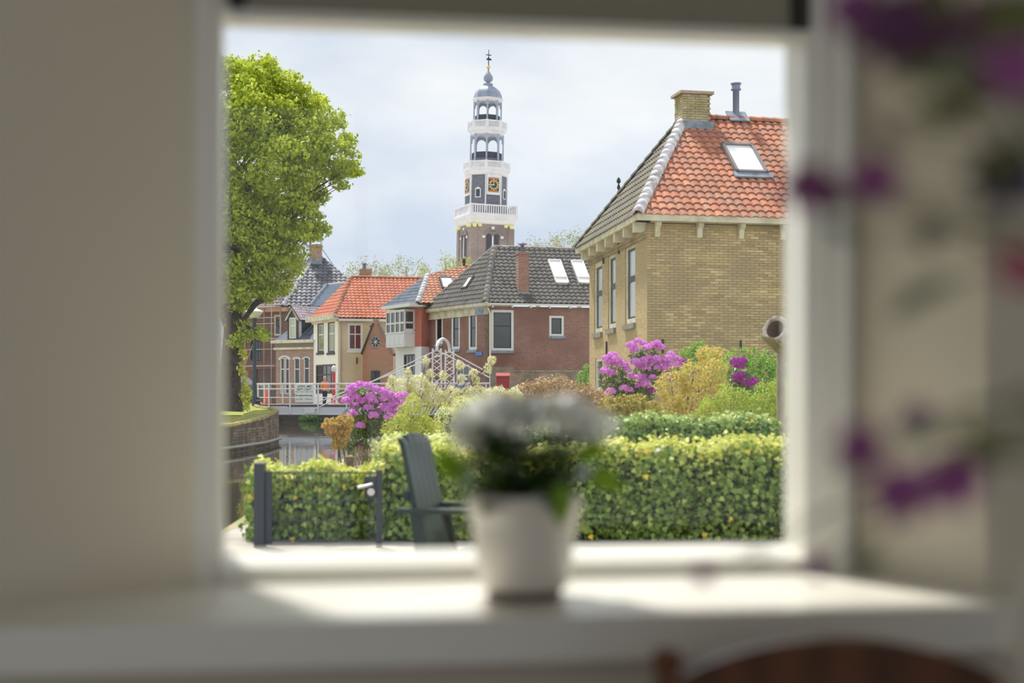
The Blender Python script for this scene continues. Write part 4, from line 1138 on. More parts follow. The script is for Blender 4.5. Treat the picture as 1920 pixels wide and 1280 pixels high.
# ================================================================== things on the street
lp = U(477, 768, 56)
lr_ = root('street_lamp', (lp.x, lp.y, .71), 'dark street lamp post with white bowl head on the left bank', 'street lamp')
lz0, lz1 = .71, uz(596,56)
part('pole', MB().lathe([(.11,0),(.1,.6),(.075,1.2),(.07,lz1-lz0-.15),(.12,lz1-lz0-.1),(.1,lz1-lz0)], 12, (lp.x,lp.y,lz0)), mat('lamp_post_blue_grey', (66,74,90), .5), lr_, smooth=True)
part('lamp_bowl', MB().lathe([(.1,0),(.2,.05),(.33,.22),(.34,.25)], 18, (lp.x,lp.y,lz1)), mat('lamp_diffuser', (214,212,206), .35), lr_, smooth=True)
part('lamp_hat', MB().lathe([(.35,.25),(.3,.29),(.14,.36),(.05,.42),(0,.43)], 18, (lp.x,lp.y,lz1)), M_white, lr_, smooth=True)
bx_ = U(483.5,760,56)
b = root('bollard', (bx_.x,bx_.y,.71), 'short black bollard beside the street lamp foot', 'bollard')
part('post', MB().lathe([(.09,0),(.09,.28),(.05,.34),(.0,.35)],10,(bx_.x,bx_.y,.71)), M_dark, b, smooth=True)
part('collar', MB().lathe([(.1,.2),(.105,.22),(.1,.24)],10,(bx_.x,bx_.y,.71)), M_lead, b)
# red post with white head
rp = root('post', (ux(626,82),82,SZ), 'red street post with white lantern head by the cream house', 'post')
part('pole', MB().lathe([(.1,0),(.1,.8),(.08,.9),(.08,uz(697,82)-SZ)],10,(ux(626,82),82,SZ)), mat('signal_red', (196,60,58), .5), rp, smooth=True)
part('head', MB().lathe([(.1,0),(.15,.06),(.15,.24),(.08,.34),(0,.38)],10,(ux(626,82),82,uz(697,82))), M_white, rp, smooth=True)
# cone
cn = U(500,757,73.5)
c = root('traffic_cone', (cn.x,cn.y,.72), 'orange traffic cone behind the bridge railing', 'cone')
part('cone', MB().lathe([(.16,.03),(.05,.7),(.0,.72)],12,(cn.x,cn.y,.75)), mat('cone_orange', (226,86,62), .5), c, smooth=True)
part('base', MB().box((cn.x-.22,cn.y-.22,.72),(cn.x+.22,cn.y+.22,.78)), MATS['cone_orange'], c)
# lifebuoy on the railing
lb = U(629.5,754.5,71.5)
lbm = MB(); n1, n2 = 20, 8
for i in range(n1):
    for j in range(n2):
        pass
vs = []; fs = []
for i in range(n1):
    a = 2*math.pi*i/n1
    for j in range(n2):
        t = 2*math.pi*j/n2; r = .2+.06*math.cos(t)
        vs.append((lb.x+r*math.cos(a), lb.y+.06*math.sin(t), lb.z+.1+r*math.sin(a)))
for i in range(n1):
    for j in range(n2): fs.append((i*n2+j, ((i+1)%n1)*n2+j, ((i+1)%n1)*n2+(j+1)%n2, i*n2+(j+1)%n2))
lo = root('lifebuoy', (lb.x,lb.y,lb.z), 'red and white lifebuoy standing at the far railing of the bridge', 'lifebuoy')
part('ring', MB().add(vs,fs), mat('lifebuoy_red', (206,84,66), .5), lo, smooth=True)
bands = MB()
for k in range(4):
    a = math.pi/4+k*math.pi/2; bands.box((-.05,-.075,.12),(.05,.075,.28), Matrix.Translation((lb.x,lb.y,lb.z+.1)) @ Matrix.Rotation(a,4,'Y'))
part('bands', bands, M_white, lo)
# parked grey car half hidden by the lamp post
cm = Matrix.Translation((ux(440,77),77,.72)) @ Matrix.Rotation(math.radians(-12),4,'Z')
car = root('car', (0,0,0), 'dark grey parked car behind the ivy-covered trunk', 'car', M=cm)
prof = [(-1.9,.25),(1.9,.25),(1.95,.7),(1.75,.95),(.9,1.02),(.35,1.48),(-.9,1.52),(-1.6,1.05),(-1.95,.95)]
part('body', MB().prism([(x,-.8,z) for x,z in prof],(0,1.6,0)), mat('car_grey', (84,88,96), .3, .6), car, cm)
part('side_window', MB().prism([(-1.3,-.82,1.06),(.75,-.82,1.06),(.3,-.82,1.4),(-.85,-.82,1.43)],(0,.03,0)), M_pane, car, cm)
part('roof_trim', MB().box((-1.0,-.8,1.5),(.4,.8,1.56)), M_lead, car, cm)
for x in (-1.2,1.2): part('wheel', MB().lathe([(0,-.1),(.3,-.1),(.32,0),(.3,.1),(0,.1)],14), M_dark, car, cm @ Matrix.Translation((x,-.75,.3)) @ Matrix.Rotation(math.pi/2,4,'X'))

# person on the street behind the bridge
pp = Vector((ux(609,82.5),82.5,SZ))
def skin_body(name, pts, edges, m, rt, M):
    me = bpy.data.meshes.new(name); me.from_pydata([p[0] for p in pts], edges, [])
    o = bpy.data.objects.new(name, me); COL.objects.link(o)
    sk_ = o.modifiers.new('s','SKIN'); sk_.use_smooth_shade = True
    for i, p in enumerate(pts):
        me.skin_vertices[0].data[i].radius = p[1]
    me.skin_vertices[0].data[0].use_root = True
    o.modifiers.new('u','SUBSURF').levels = 2
    dg = bpy.context.evaluated_depsgraph_get(); m2 = bpy.data.meshes.new_from_object(o.evaluated_get(dg))
    bpy.data.objects.remove(o)
    for mm in m: m2.materials.append(mm)
    ob = put(name, m2, rt, M); return ob
pm_ = Matrix.Translation(pp) @ Matrix.Rotation(math.radians(35),4,'Z')
pr_ = root('person', (0,0,0), 'person in an orange and black jacket walking behind the bridge railing', 'person', M=pm_)
pts = [((0,0,.95),(.15,.11)),((0,0,1.15),(.14,.1)),((0,0,1.36),(.18,.11)),((0,0,1.5),(.06,.06)),((0,-.02,1.6),(.075,.09)),((0,-.02,1.7),(.07,.085)),
       ((-.2,0,1.4),(.06,.06)),((-.27,-.05,1.14),(.048,.048)),((-.22,-.26,1.0),(.04,.04)),((-.2,-.33,.97),(.035,.03)),
       ((.2,0,1.4),(.06,.06)),((.28,.05,1.14),(.048,.048)),((.27,-.1,.93),(.04,.04)),((.27,-.14,.86),(.035,.03)),
       ((-.09,0,.88),(.09,.09)),((-.1,-.1,.5),(.065,.065)),((-.1,.02,.1),(.045,.045)),((-.1,-.12,.04),(.045,.035)),
       ((.09,0,.88),(.09,.09)),((.1,.06,.5),(.065,.065)),((.1,.22,.12),(.045,.045)),((.1,.1,.04),(.045,.035))]
ed = [(0,1),(1,2),(2,3),(3,4),(4,5),(2,6),(6,7),(7,8),(8,9),(2,10),(10,11),(11,12),(12,13),(0,14),(14,15),(15,16),(16,17),(0,18),(18,19),(19,20),(20,21)]
m_sk = mat('skin', (196,150,130), .6); m_or = mat('orange_jacket', (222,126,64), .7); m_bk = mat('dark_trousers', (44,40,48), .8)
bo = skin_body('body', pts, ed, [m_sk, m_or, m_bk], pr_, pm_)
for p in bo.data.polygons:
    z_ = p.center.z
    p.material_index = 2 if z_ < .95 else (1 if z_ < 1.5 and abs(p.center.y) < .28 and z_ > .98 else 0)
part('hair', MB().lathe([(.0,.12),(.07,.1),(.095,.04),(.1,-.03),(.09,-.06)],12,(0,-.0,1.68)), mat('grey_hair', (178,160,158), .8), pr_, pm_, smooth=True)

GAIN = 1.45
# ================================================================== trees
m_tree = mat('spring_leaf', (150,176,52), .6, .3, rand=((108,122,28),(168,180,62),(136,150,42),(196,204,92),(150,166,50)), trans=.45)
td = 47.0; tx = ux(437, td)
trt = root('tree', (tx, td, .68), 'large leafy spring green tree with ivy-covered trunk on the left bank', 'tree')
trunk = [(tx-.15,td,.6),(tx-.1,td,1.6),(tx+.0,td,3.2),(tx-.1,td+.1,5.4),(tx-.3,td,8.0),(tx-.3,td,10.6)]
part('trunk', MB().tube(trunk, [.5,.36,.31,.26,.15,.05], 12), MATS['bark'], trt, smooth=True)
prof_px = [(112,60),(140,105),(170,130),(200,160),(235,185),(290,215),(330,222),(352,185),(400,158),(440,140),(500,120),(530,98),(552,78),(575,42),(600,25)]
ppt = [(uz(y,td), r*td/F) for y, r in prof_px]
def crown_r(z):
    if z >= ppt[0][0] or z <= ppt[-1][0]: return 0
    for (z0,r0),(z1,r1) in zip(ppt, ppt[1:]):
        if z1 <= z <= z0: return r1+(r0-r1)*(z-z1)/(z0-z1)
    return 0
P = []; Nn = []; brm = []
zlo, zhi = ppt[-1][0], ppt[0][0]
nc = 0
while nc < 400:
    z = R.uniform(zlo, zhi-.1); rmax = crown_r(z)
    if R.random() > rmax/4.2 + .12: continue
    a = R.uniform(0, 2*math.pi); rr = rmax * R.uniform(.25,1.0)**.5 * .93
    cr_ = R.uniform(.35,.75); 
    c = (tx+rr*math.cos(a), td+rr*math.sin(a), z)
    if CX+c[0]/c[1]*F > 452-cr_*20 and HY-(z-CZ)/c[1]*F > 548: continue      # the crown opens above the street lamp
    p, q = blob_pts(c, (cr_*1.15, cr_*1.15, cr_*.6), int(215*cr_/.5), .2); P.append(p); Nn.append(q); nc += 1
    if nc % 4 == 0: brm.append(c)
for px, py, n in ((660,320,3),(640,350,2),(610,365,2),(655,270,2),(628,218,2),(560,165,2),(500,122,3),(600,425,3),(590,380,2),(588,440,2),(545,515,2),(530,540,2),(500,553,2),(487,622,1),(502,622,1),(495,634,1),(455,625,2),(446,640,2),(445,600,3),(452,575,3),(440,665,2)):
    for _ in range(n):
        c = U(px+R.uniform(-9,9), py+R.uniform(-8,8), td+R.uniform(-.8,.8))
        p, q = blob_pts(tuple(c), (.32,.32,.2), 80, .2); P.append(p); Nn.append(q); brm.append(tuple(c))
for cx_, cy_, rx_, ry_, n in ((596,298,66,46,34),(644,318,26,22,10),(548,215,68,58,32),(562,398,42,34,11),(578,432,24,16,6),(530,470,46,40,16),(500,148,52,34,14),(624,255,32,36,13)):
    for _ in range(n):
        a = R.uniform(0, 6.283); q_ = R.random()**.5
        c = U(cx_+rx_*q_*math.cos(a), cy_+ry_*q_*math.sin(a), td+R.uniform(-1.6,1.2))
        p, q = blob_pts(tuple(c), (.30,.30,.16), 70, .15); P.append(p); Nn.append(q)
f = put('foliage', leaf_mesh(np.concatenate(P), np.concatenate(Nn), .14, T_DIA, 'foliage', m_tree, .9, .5), trt); f['kind'] = 'stuff'
for c in brm:
    z0 = max(3.0, min(9.5, c[2]-1.5-.35*math.hypot(c[0]-tx,c[1]-td)))
    mid = ((tx+c[0])/2, (td+c[1])/2, (z0+c[2])/2+.3)
    part('branch', MB().tube([(tx-.1,td,z0),mid,c],[.055,.03,.008],5), MATS['bark'], trt)
m_ivyb = mat('trunk_ivy_leaf', (186,180,80), .6, rand=((140,146,44),(208,200,104),(176,176,72)), trans=.3)
iv = []; ivn = []
for px, py in ((452,610),(450,640),(456,660),(452,690),(458,705),(460,725),(466,735),(463,750),(462,760),(455,740)):
    c = U(px,py,46.75); p, q = blob_pts(tuple(c),(.14,.14,.24),60,.3); iv.append(p); ivn.append(q)
f = put('ivy', leaf_mesh(np.concatenate(iv),np.concatenate(ivn),.12,T_DIA,'ivy',m_ivyb,.7,.5), trt); f['kind'] = 'stuff'

m_pop = mat('pale_poplar_leaf', (176,184,120), .7, rand=((116,124,84),(148,152,118),(130,136,100)), trans=.3)
m_twig = mat('pale_twig', (150,146,130), .9)
def far_tree(px0, px1, ytop, ybot, d, n, label, lm=m_pop):
    x0, x1 = ux(px0,d), ux(px1,d); zt, zb_ = uz(ytop,d), uz(ybot,d); cx = (x0+x1)/2
    rt = root('tree', (cx,d,SZ-.35), label, 'tree', 'pale trees behind the roofs')
    part('trunk', MB().tube([(cx,d,SZ-.35),(cx+.1,d,zb_),(cx,d,zt-1)],[.3,.2,.05],7), m_twig, rt)
    P = []; Q = []
    for k in range(n):
        a = R.uniform(-1,1); h = R.random(); c = (cx+a*(x1-x0)/2, d+R.uniform(-2,2), zb_+(zt-zb_)*h*(1-.45*abs(a)**2)*R.uniform(.8,1))
        p, q = blob_pts(c,(.7,.7,.9),34,.1); P.append(p); Q.append(q)
        if k % 3 == 0: part('branch', MB().tube([(cx,d,zb_-1.5),((cx+c[0])/2,d,(zb_+c[2])/2-.5),c],[.07,.04,.015],4), m_twig, rt)
    f = put('foliage', leaf_mesh(np.concatenate(P),np.concatenate(Q),.19,T_DIA,'foliage',lm,.9,.3), rt); f['kind'] = 'stuff'
far_tree(645,735,488,530,140,34,'sparse pale tree above the cream house ridge, left of the tower')
far_tree(722,800,480,530,144,34,'sparse pale tree between the orange roofs, left of the tower')
far_tree(790,880,470,525,138,40,'pale yellow-green tree at the foot of the church tower', mat('yellow_poplar_leaf', (188,192,84), .7, rand=((124,132,52),(158,162,86)), trans=.35))
far_tree(965,1050,440,480,150,30,'sparse pale tree above the dark roof, right of the tower')
far_tree(1035,1135,424,480,146,44,'pale tree beside the eaves of the yellow house')

# bushes on the far bank under the bridge and by the corner house
m_bank = mat('bank_bush_leaf', (84,116,48), .7, rand=((56,84,30),(112,144,66),(80,112,46)), trans=.25)
shrub('bush', 'low green bush on the far bank seen under the bridge', 'bush', [(tuple(U(572+i*9,785+R.uniform(-3,3),81.2)),(.4,.35,.34)) for i in range(8)], m_bank, .13, 2600, ground=WZ, droop=.2)
shrub('bush', 'green bush behind the bridge railing beside the cream house', 'bush', [(tuple(U(642+i*9,742,84.2)),(.4,.3,.5)) for i in range(5)], m_bank, .13, 1500, ground=SZ)
shrub('bush', 'bright ivy bush at the foot of the yellow house wall', 'bush', [(tuple(U(1098,706,44)),(.22,.2,.32)),(tuple(U(1090,725,44)),(.25,.2,.3)),(tuple(U(1100,690,44)),(.12,.12,.14))], mat('bright_leaf', (116,156,62), .6, rand=((84,124,40),(150,184,92)), trans=.3), .07, 900)

GAIN = 1.22
# ================================================================== garden shrubs
m_rhl = mat('rhododendron_leaf', (92,112,54), .5, .5, rand=((58,82,36),(116,132,66),(84,108,50),(134,142,84)), trans=.2)
m_pink = mat('pink_petal', (216,120,214), .6, rand=((206,112,204),(232,160,230),(220,136,218),(238,182,236)), trans=.45)
m_purp = mat('purple_petal', (164,40,158), .6, rand=((140,40,136),(184,70,178),(160,52,156)), trans=.4)
def truss_mesh(m, s=.085, seed=1, n=95, ps=.52):
    rg = np.random.default_rng(seed)
    d = rg.normal(0,1,(n,3)); d[:,2] = np.abs(d[:,2])*.9-.25; d /= np.linalg.norm(d,axis=1)[:,None]
    return leaf_mesh(d*s*np.array([1,1,.8]), d, s*ps, np.array([(-.35,-.45,0),(.35,-.45,0),(.52,.12,.12),(0,.5,.05),(-.52,.12,.12)]), 'flower_cluster', m, .35, .0, rg)
def trusses(rt, m, spots, d, s, dd=.15):
    mm = [truss_mesh(m, s, k) for k in (1,2,3)]
    for i, (px, py) in enumerate(spots):
        p = U(px, py, d + R.uniform(-dd, dd))
        put('flower_cluster', mm[i%3], rt, Matrix.Translation(p) @ Matrix.Rotation(R.uniform(0,6),4,'Z') @ Matrix.Scale(R.uniform(.8,1.15),4))
d = 23.0
rh = shrub('rhododendron', 'pink flowering rhododendron bush by the water, left of the garden', 'shrub',
    [(tuple(U(690,775,d)),(.34,.34,.34)),(tuple(U(670,815,d)),(.26,.28,.28)),(tuple(U(725,770,d+.1)),(.3,.3,.26)),(tuple(U(690,840,d)),(.35,.32,.25)),(tuple(U(700,745,d+.15)),(.34,.3,.18))], m_rhl, .12, 1700, T_LONG)
trusses(rh, m_pink, [(662,728),(676,722),(690,724),(705,730),(718,735),(732,740),(748,745),(758,742),(742,752),(665,745),(680,752),(695,745),(700,755),(690,765),(666,762),(655,735),(722,748),(728,768),(740,775),(752,760),(720,762),(730,782),(700,780),(675,798),(712,770),(745,768),(650,752),(660,776),(736,760)], d-.32, .078)
trusses(rh, m_purp, [(677,835)], d-.45, .03)
m_maple = mat('orange_maple_leaf', (206,150,72), .6, rand=((190,128,84),(196,178,92),(160,150,70),(204,150,104)), trans=.35)
mp_ = shrub('maple', 'small orange-leaved maple shrub over the water beside the pink rhododendron', 'shrub', [(tuple(U(628,800,20)),(.17,.17,.13)),(tuple(U(640,815,20)),(.14,.15,.14)),(tuple(U(648,792,20)),(.12,.14,.12)),(tuple(U(634,832,20)),(.1,.1,.08))], m_maple, .05, 1500, base=(ux(643,20),20.0), jit=.9)
m_lime = mat('lime_leaf', (188,200,86), .6, rand=((136,150,50),(190,194,92),(168,174,70),(204,206,120)), trans=.4)
m_lime2 = mat('pale_lime_leaf', (206,212,140), .6, rand=((178,192,100),(222,226,168),(204,212,136)), trans=.4)
m_willow = mat('pink_tipped_willow', (222,214,168), .6, rand=((202,208,130),(236,222,196),(228,206,184),(210,214,140)), trans=.4)
shrub('conifer', 'feathery lime green conifer right of the pink rhododendron', 'shrub', [(tuple(U(748,812,21)),(.28,.28,.3)),(tuple(U(775,780,21.2)),(.26,.26,.34)),(tuple(U(735,840,20.8)),(.25,.2,.15)),(tuple(U(800,815,21)),(.26,.25,.3))], m_lime, .055, 5200, T_LONG, droop=-.6, jit=.9)
shrub('conifer', 'pale feathery conifer behind the potted flowers', 'shrub', [(tuple(U(845,800,21.5)),(.32,.3,.36)),(tuple(U(880,775,21.6)),(.3,.3,.3)),(tuple(U(930,790,21.6)),(.35,.3,.35))], m_lime2, .055, 4600, T_LONG, droop=-.6, jit=.9)
w_b = [(tuple(U(px,py,25)),(.24,.22,.2)) for px,py in ((750,730),(785,722),(815,745),(850,745),(890,742),(930,745),(960,748),(770,755),(905,760))] + [(tuple(U(px,py,25)),(.07,.07,.09)) for px,py in ((798,678),(862,684),(888,700),(892,712),(866,710),(922,676),(915,690),(830,705),(806,700),(735,712),(765,700))]
shrub('willow', 'variegated dwarf willow with cream and pink tips in front of the bridge portal', 'shrub', w_b, m_willow, .075, 8500, T_LONG, droop=-.5, jit=.9)
m_phot = mat('red_tipped_leaf', (196,150,110), .6, rand=((126,134,72),(186,142,108),(214,192,162),(152,112,84),(156,154,98)), trans=.3)
shrub('photinia', 'red-tipped shrub between the willow and the yellow house', 'shrub', [(tuple(U(px,py,26)),(.3,.26,.2)) for px,py in ((990,735),(1020,728),(1050,724),(1080,735),(1105,745),(1125,752),(1010,765),(1060,765),(1095,775),(985,795),(1030,800),(1075,805),(1115,800))], m_phot, .085, 6000, T_LONG, droop=-.2, jit=.9)
d = 27.0
rh2 = shrub('rhododendron', 'tall pink flowering rhododendron in front of the yellow house corner', 'shrub', [(tuple(U(1150,700,d)),(.26,.26,.26)),(tuple(U(1160,730,d)),(.34,.3,.2)),(tuple(U(1200,715,d)),(.38,.3,.3)),(tuple(U(1210,665,d)),(.3,.26,.18)),(tuple(U(1245,695,d)),(.32,.28,.22)),(tuple(U(1190,740,d)),(.4,.3,.25))], m_rhl, .13, 2000, T_LONG)
trusses(rh2, m_pink, [(1184,648),(1196,640),(1206,645),(1214,652),(1224,648),(1232,644),(1190,656),(1238,652),(1136,672),(1148,667),(1155,675),(1142,682),(1160,682),(1168,684),(1134,696),(1146,700),(1192,680),(1200,686),(1207,678),(1216,672),(1222,680),(1212,690),(1232,672),(1240,680),(1250,684),(1258,664),(1264,672),(1246,690),(1262,686),(1272,674),(1274,684),(1232,690),(1183,704),(1197,708),(1206,714),(1200,724),(1212,720),(1224,708),(1170,728),(1180,732),(1145,735),(1205,706),(1133,742),(1250,706),(1252,672),(1176,692)], d-.36, .085)
trusses(rh2, m_purp, [(1221,733),(1284,678)], d-.4, .07)
m_yel = mat('yellow_pieris_leaf', (206,186,100), .6, rand=((148,140,56),(212,200,110),(188,172,82),(212,186,120)), trans=.35)
shrub('pieris', 'large yellow-leaved shrub right of the tall rhododendron', 'shrub', [(tuple(U(1260,725,23)),(.3,.28,.28)),(tuple(U(1300,705,23)),(.3,.28,.24)),(tuple(U(1340,700,23.3)),(.26,.26,.24)),(tuple(U(1330,665,23.6)),(.26,.26,.16)),(tuple(U(1300,755,23)),(.36,.3,.24)),(tuple(U(1255,765,23)),(.22,.22,.2)),(tuple(U(1340,745,23)),(.24,.24,.22))], m_yel, .085, 3600, T_LONG, droop=-.1, jit=.8)
shrub('groundcover', 'low green shrub row between the front hedge and the red-tipped shrub', 'shrub', [(tuple(U(960+k*24,835,18)),(.2,.2,.2)) for k in range(9)], m_rhl, .06, 4200, jit=.8)
m_olive = mat('olive_barberry_leaf', (160,148,66), .6, rand=((126,120,44),(184,170,86),(156,140,60)), trans=.3)
shrub('barberry', 'rounded olive and gold shrub behind the clipped back hedge', 'shrub', [(tuple(U(1150,770,20)),(.25,.25,.19)),(tuple(U(1185,765,20)),(.26,.25,.2)),(tuple(U(1215,775,20)),(.22,.22,.18)),(tuple(U(1125,785,20)),(.2,.2,.16))], m_olive, .05, 3200, jit=.9)
m_fresh = mat('fresh_green_leaf', (172,196,74), .6, rand=((116,144,42),(178,192,84),(152,170,60),(196,204,106)), trans=.4)
shrub('spirea', 'feathery fresh green shrub in front of the wooden post', 'shrub', [(tuple(U(1370,755,20)),(.26,.25,.26)),(tuple(U(1410,765,20)),(.26,.25,.24)),(tuple(U(1445,750,20)),(.24,.25,.28)),(tuple(U(1330,770,20)),(.2,.2,.2)),(tuple(U(1480,745,20)),(.3,.25,.3))], m_fresh, .06, 5200, T_LONG, droop=-.6, jit=.9)
rh3 = shrub('rhododendron', 'dark purple rhododendron with few blooms between yellow shrub and post', 'shrub', [(tuple(U(1385,715,22.4)),(.2,.2,.26)),(tuple(U(1400,740,22.4)),(.24,.2,.25))], m_rhl, .11, 700, T_LONG)
trusses(rh3, m_purp, [(1380,679),(1391,678),(1386,686),(1382,706),(1390,704),(1386,713),(1406,719),(1412,716)], 22.1, .085)
m_bhed = mat('bright_hedge_leaf', (112,156,50), .6, rand=((72,116,28),(150,190,70),(108,152,46)), trans=.35)
shrub('hedge', 'bright green hedge below the yellow house wall at the right', 'hedge', [(tuple(U(1370+k*24,705,29)),(.32,.3,.52)) for k in range(18)], m_bhed, .07, 11000, jit=.8)
shrub('fern', 'feathery green bush against the yellow brick wall', 'shrub', [(tuple(U(1300,670,30)),(.3,.25,.25)),(tuple(U(1330,675,30)),(.3,.25,.22)),(tuple(U(1310,652,30)),(.18,.16,.16)),(tuple(U(1285,680,30)),(.2,.2,.2))], m_bhed, .09, 1500, T_LONG, droop=-.5)

GAIN = 1.3
# ================================================================== hedges of ivy
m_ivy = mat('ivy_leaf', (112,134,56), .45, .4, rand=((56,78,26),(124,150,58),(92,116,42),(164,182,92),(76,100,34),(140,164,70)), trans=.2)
m_ivy_top = mat('sunlit_ivy_leaf', (198,190,74), .5, .4, rand=((150,166,52),(214,208,112),(176,184,66),(222,210,130),(160,176,64),(206,188,84)), trans=.35)  # pale yellow leaf colours paint the sunlight on the hedge tops
m_ivy_y = mat('yellowed_ivy_leaf', (226,180,60), .5)
m_core = mat('hedge_twigs', (58,54,36), .95, col2=(38,40,24), nscale=10)
def ivy_single(m, s):
    me = bpy.data.meshes.new('leaf'); me.from_pydata([tuple(v*s) for v in T_IVY], [], [tuple(range(8))]); me.materials.append(m); return me
def hedge(label, x0, x1, y0, y1, ztop, n, cap, size=.044, tmpl=T_IVY, lm=None, ground=GZ, top=None, topm=None, topn=0.3, rimy=True):
    """clipped hedge: twig core, ivy foliage, the largest front leaves as single parts; ztop(x) gives the height"""
    lm = lm or m_ivy; topm = topm or m_ivy_top
    rt = root('hedge', ((x0+x1)/2,(y0+y1)/2,ground), label, 'hedge')
    core = MB(); k = 14
    for i in range(k):
        a, b = x0+(x1-x0)*i/k, x0+(x1-x0)*(i+1)/k; zt = ztop((a+b)/2)-.09
        core.box((a+.05*(i==0),y0+.07,ground),(b-.05*(i==k-1),y1-.07,zt))
    part('twigs', core, m_core, rt)
    P = []; Q = []; T = []; TQ = []
    A_f = (x1-x0)*1.0; 
    for _ in range(n):
        x = R.uniform(x0,x1); zt = ztop(x); r = R.random()
        if r < .62: p = (x, y0+R.gauss(.025,.045)+.03*math.sin(x*9), R.uniform(ground+.02,zt)); q = (0,-1,.45)
        elif r < .76: p = (x, y1+R.gauss(-.02,.03), R.uniform(ground+.02,zt)); q = (0,1,.4)
        else:
            s_ = R.choice((x0,x1)); p = (s_+R.gauss(0,.03), R.uniform(y0,y1), R.uniform(ground+.02,zt)); q = (-1 if s_==x0 else 1,0,.4)
        P.append(p); Q.append(q)
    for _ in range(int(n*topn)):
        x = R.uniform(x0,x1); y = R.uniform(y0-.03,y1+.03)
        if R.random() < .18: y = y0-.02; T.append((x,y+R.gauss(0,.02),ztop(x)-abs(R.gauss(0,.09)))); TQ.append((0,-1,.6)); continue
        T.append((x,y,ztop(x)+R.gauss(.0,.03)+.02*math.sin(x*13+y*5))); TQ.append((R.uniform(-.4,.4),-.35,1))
    P = np.array(P); Q = np.array(Q,float)
    front = np.where(P[:,1] < y0+.12)[0]
    vis_ = [i for i in front if 425 < CX+P[i,0]/P[i,1]*F < 1478 and HY-(P[i,2]-CZ)/P[i,1]*F < 1015]
    vis_.sort(key=lambda i: P[i,1]); single = set(vis_[:cap])
    rest = np.array([i for i in range(len(P)) if i not in single])
    f = put('foliage', leaf_mesh(P[rest],Q[rest],size,tmpl,'foliage',lm,.6,.8), rt); f['kind'] = 'stuff'
    f = put('sunlit_foliage', leaf_mesh(np.array(T),np.array(TQ),size,tmpl,'sunlit_foliage',topm,.5,.3), rt); f['kind'] = 'stuff'  # top leaves, sunlight put in by a paler leaf material
    m1 = ivy_single(lm,size*1.1); m2 = ivy_single(m_ivy_y,size*1.1)
    for c, i in enumerate(sorted(single)):
        nn = Vector((R.gauss(0,.4),-1,R.gauss(.45,.35))).normalized(); tip = Vector((R.gauss(0,.6),0,-1)); tip -= nn*tip.dot(nn); tip.normalize()
        B = Matrix((tip.cross(nn),tip,nn)).transposed().to_4x4(); B.translation = Vector(P[i]) + Vector((0,-.02,0))
        put('leaf', m2 if c % 37 == 5 else m1, rt, B)
    return rt
dh = 11.7
def zr(x):
    px = CX + x/dh*F
    return uz(836 + 14*max(0,min(1,(1230-px)/140)) + 5*math.sin(px*.021) + 3*math.sin(px*.053), dh)
hedge('wide clipped ivy hedge in front at the right, behind the potted flowers', ux(905,dh), ux(2080,dh), dh, dh+.55, zr, 16500, 300)
def zl_(x):
    px = CX + x/dh*F
    return uz((883 if px < 700 else 883-30*min(1,(px-700)/50)) + 4*math.sin(px*.05), dh)
hedge('ivy hedge behind the dark metal gate at the left', ux(466,dh), ux(720,dh), dh, dh+.45, zl_, 4400, 300)
hedge('ivy hedge section behind the green garden chair', ux(716,dh+.1), ux(900,dh+.1), dh+.05, dh+.5, lambda x: uz(852+5*math.sin(x*14),dh), 3200, 200)
m_bk2 = mat('glossy_hedge_leaf', (96,124,52), .4, .45, rand=((48,74,28),(112,142,62),(78,106,44),(140,164,88)), trans=.2)
d2 = 15.0
hedge('clipped dark ivy hedge, second row behind the front hedge', ux(1095,d2), ux(1462,d2), d2, d2+.8, lambda x: uz(790+4*math.sin(x*7),d2), 8000, 200, size=.046, lm=m_bk2, topm=mat('light_hedge_leaf', (178,190,104), .45, .45, rand=((104,132,50),(176,188,112),(136,158,74),(120,146,60)), trans=.3))
d3 = 14.6
hedge('variegated ivy mound behind the top of the garden chair', ux(700,d3), ux(850,d3), d3, d3+.5, lambda x: uz(826+14*min(1,max(0,(ux(735,d3)-x)/.2)),d3), 2400, 120, size=.042, lm=mat('variegated_ivy', (150,156,100), .5, rand=((96,116,56),(206,204,160),(140,150,84),(178,180,124)), trans=.25), topm=m_lime2)

GAIN = 1.1
# ================================================================== gate, picket fence, post, chair
m_anth = mat('anthracite_steel', (52,56,66), .45, .4)
g = 11.25
gt = root('gate', (ux(600,g),g,GZ), 'anthracite steel garden gate with wire mesh, lever handle and two posts', 'gate')
gx0, gx1 = ux(498,g), ux(706,g); gz1 = uz(886,g); gz0 = GZ+.06
part('post', MB().box((ux(478,g),g-.05,GZ),(ux(497,g),g+.06,uz(869,g))), m_anth, gt)
part('post_cap', MB().box((ux(477,g),g-.06,uz(869,g)),(ux(498,g),g+.07,uz(867,g))), mat('grey_cap', (120,124,132), .4), gt)
part('post', MB().box((ux(706,g),g-.03,GZ),(ux(716,g),g+.03,uz(881,g))), m_anth, gt)
part('gate_leaf_post', MB().box((gx0,g-.02,GZ+.03),(gx0+.05,g+.02,gz1+.01)), m_anth, gt)
for k in range(22):
    x = gx0+.05+(gx1-gx0-.05)*(k+.5)/22
    part('wire', MB().tube([(x,g,gz0),(x,g,gz1)],.002,4), m_anth, gt)
for z_ in (gz1, uz(938,g), gz0, (uz(938,g)+gz0)/2):
    part('cross_wire', MB().tube([(gx0,g-.006,z_),(gx1,g-.006,z_)],.005,5), m_anth, gt)
lk = part('lock_box', MB().box((ux(684,g),g-.03,uz(934,g)),(ux(707,g),g+.03,uz(893,g))), m_anth, gt)
m_chrome = mat('brushed_chrome', (198,198,202), .25, .5, metal=.8)
hx, hz = ux(699,g), uz(906,g)
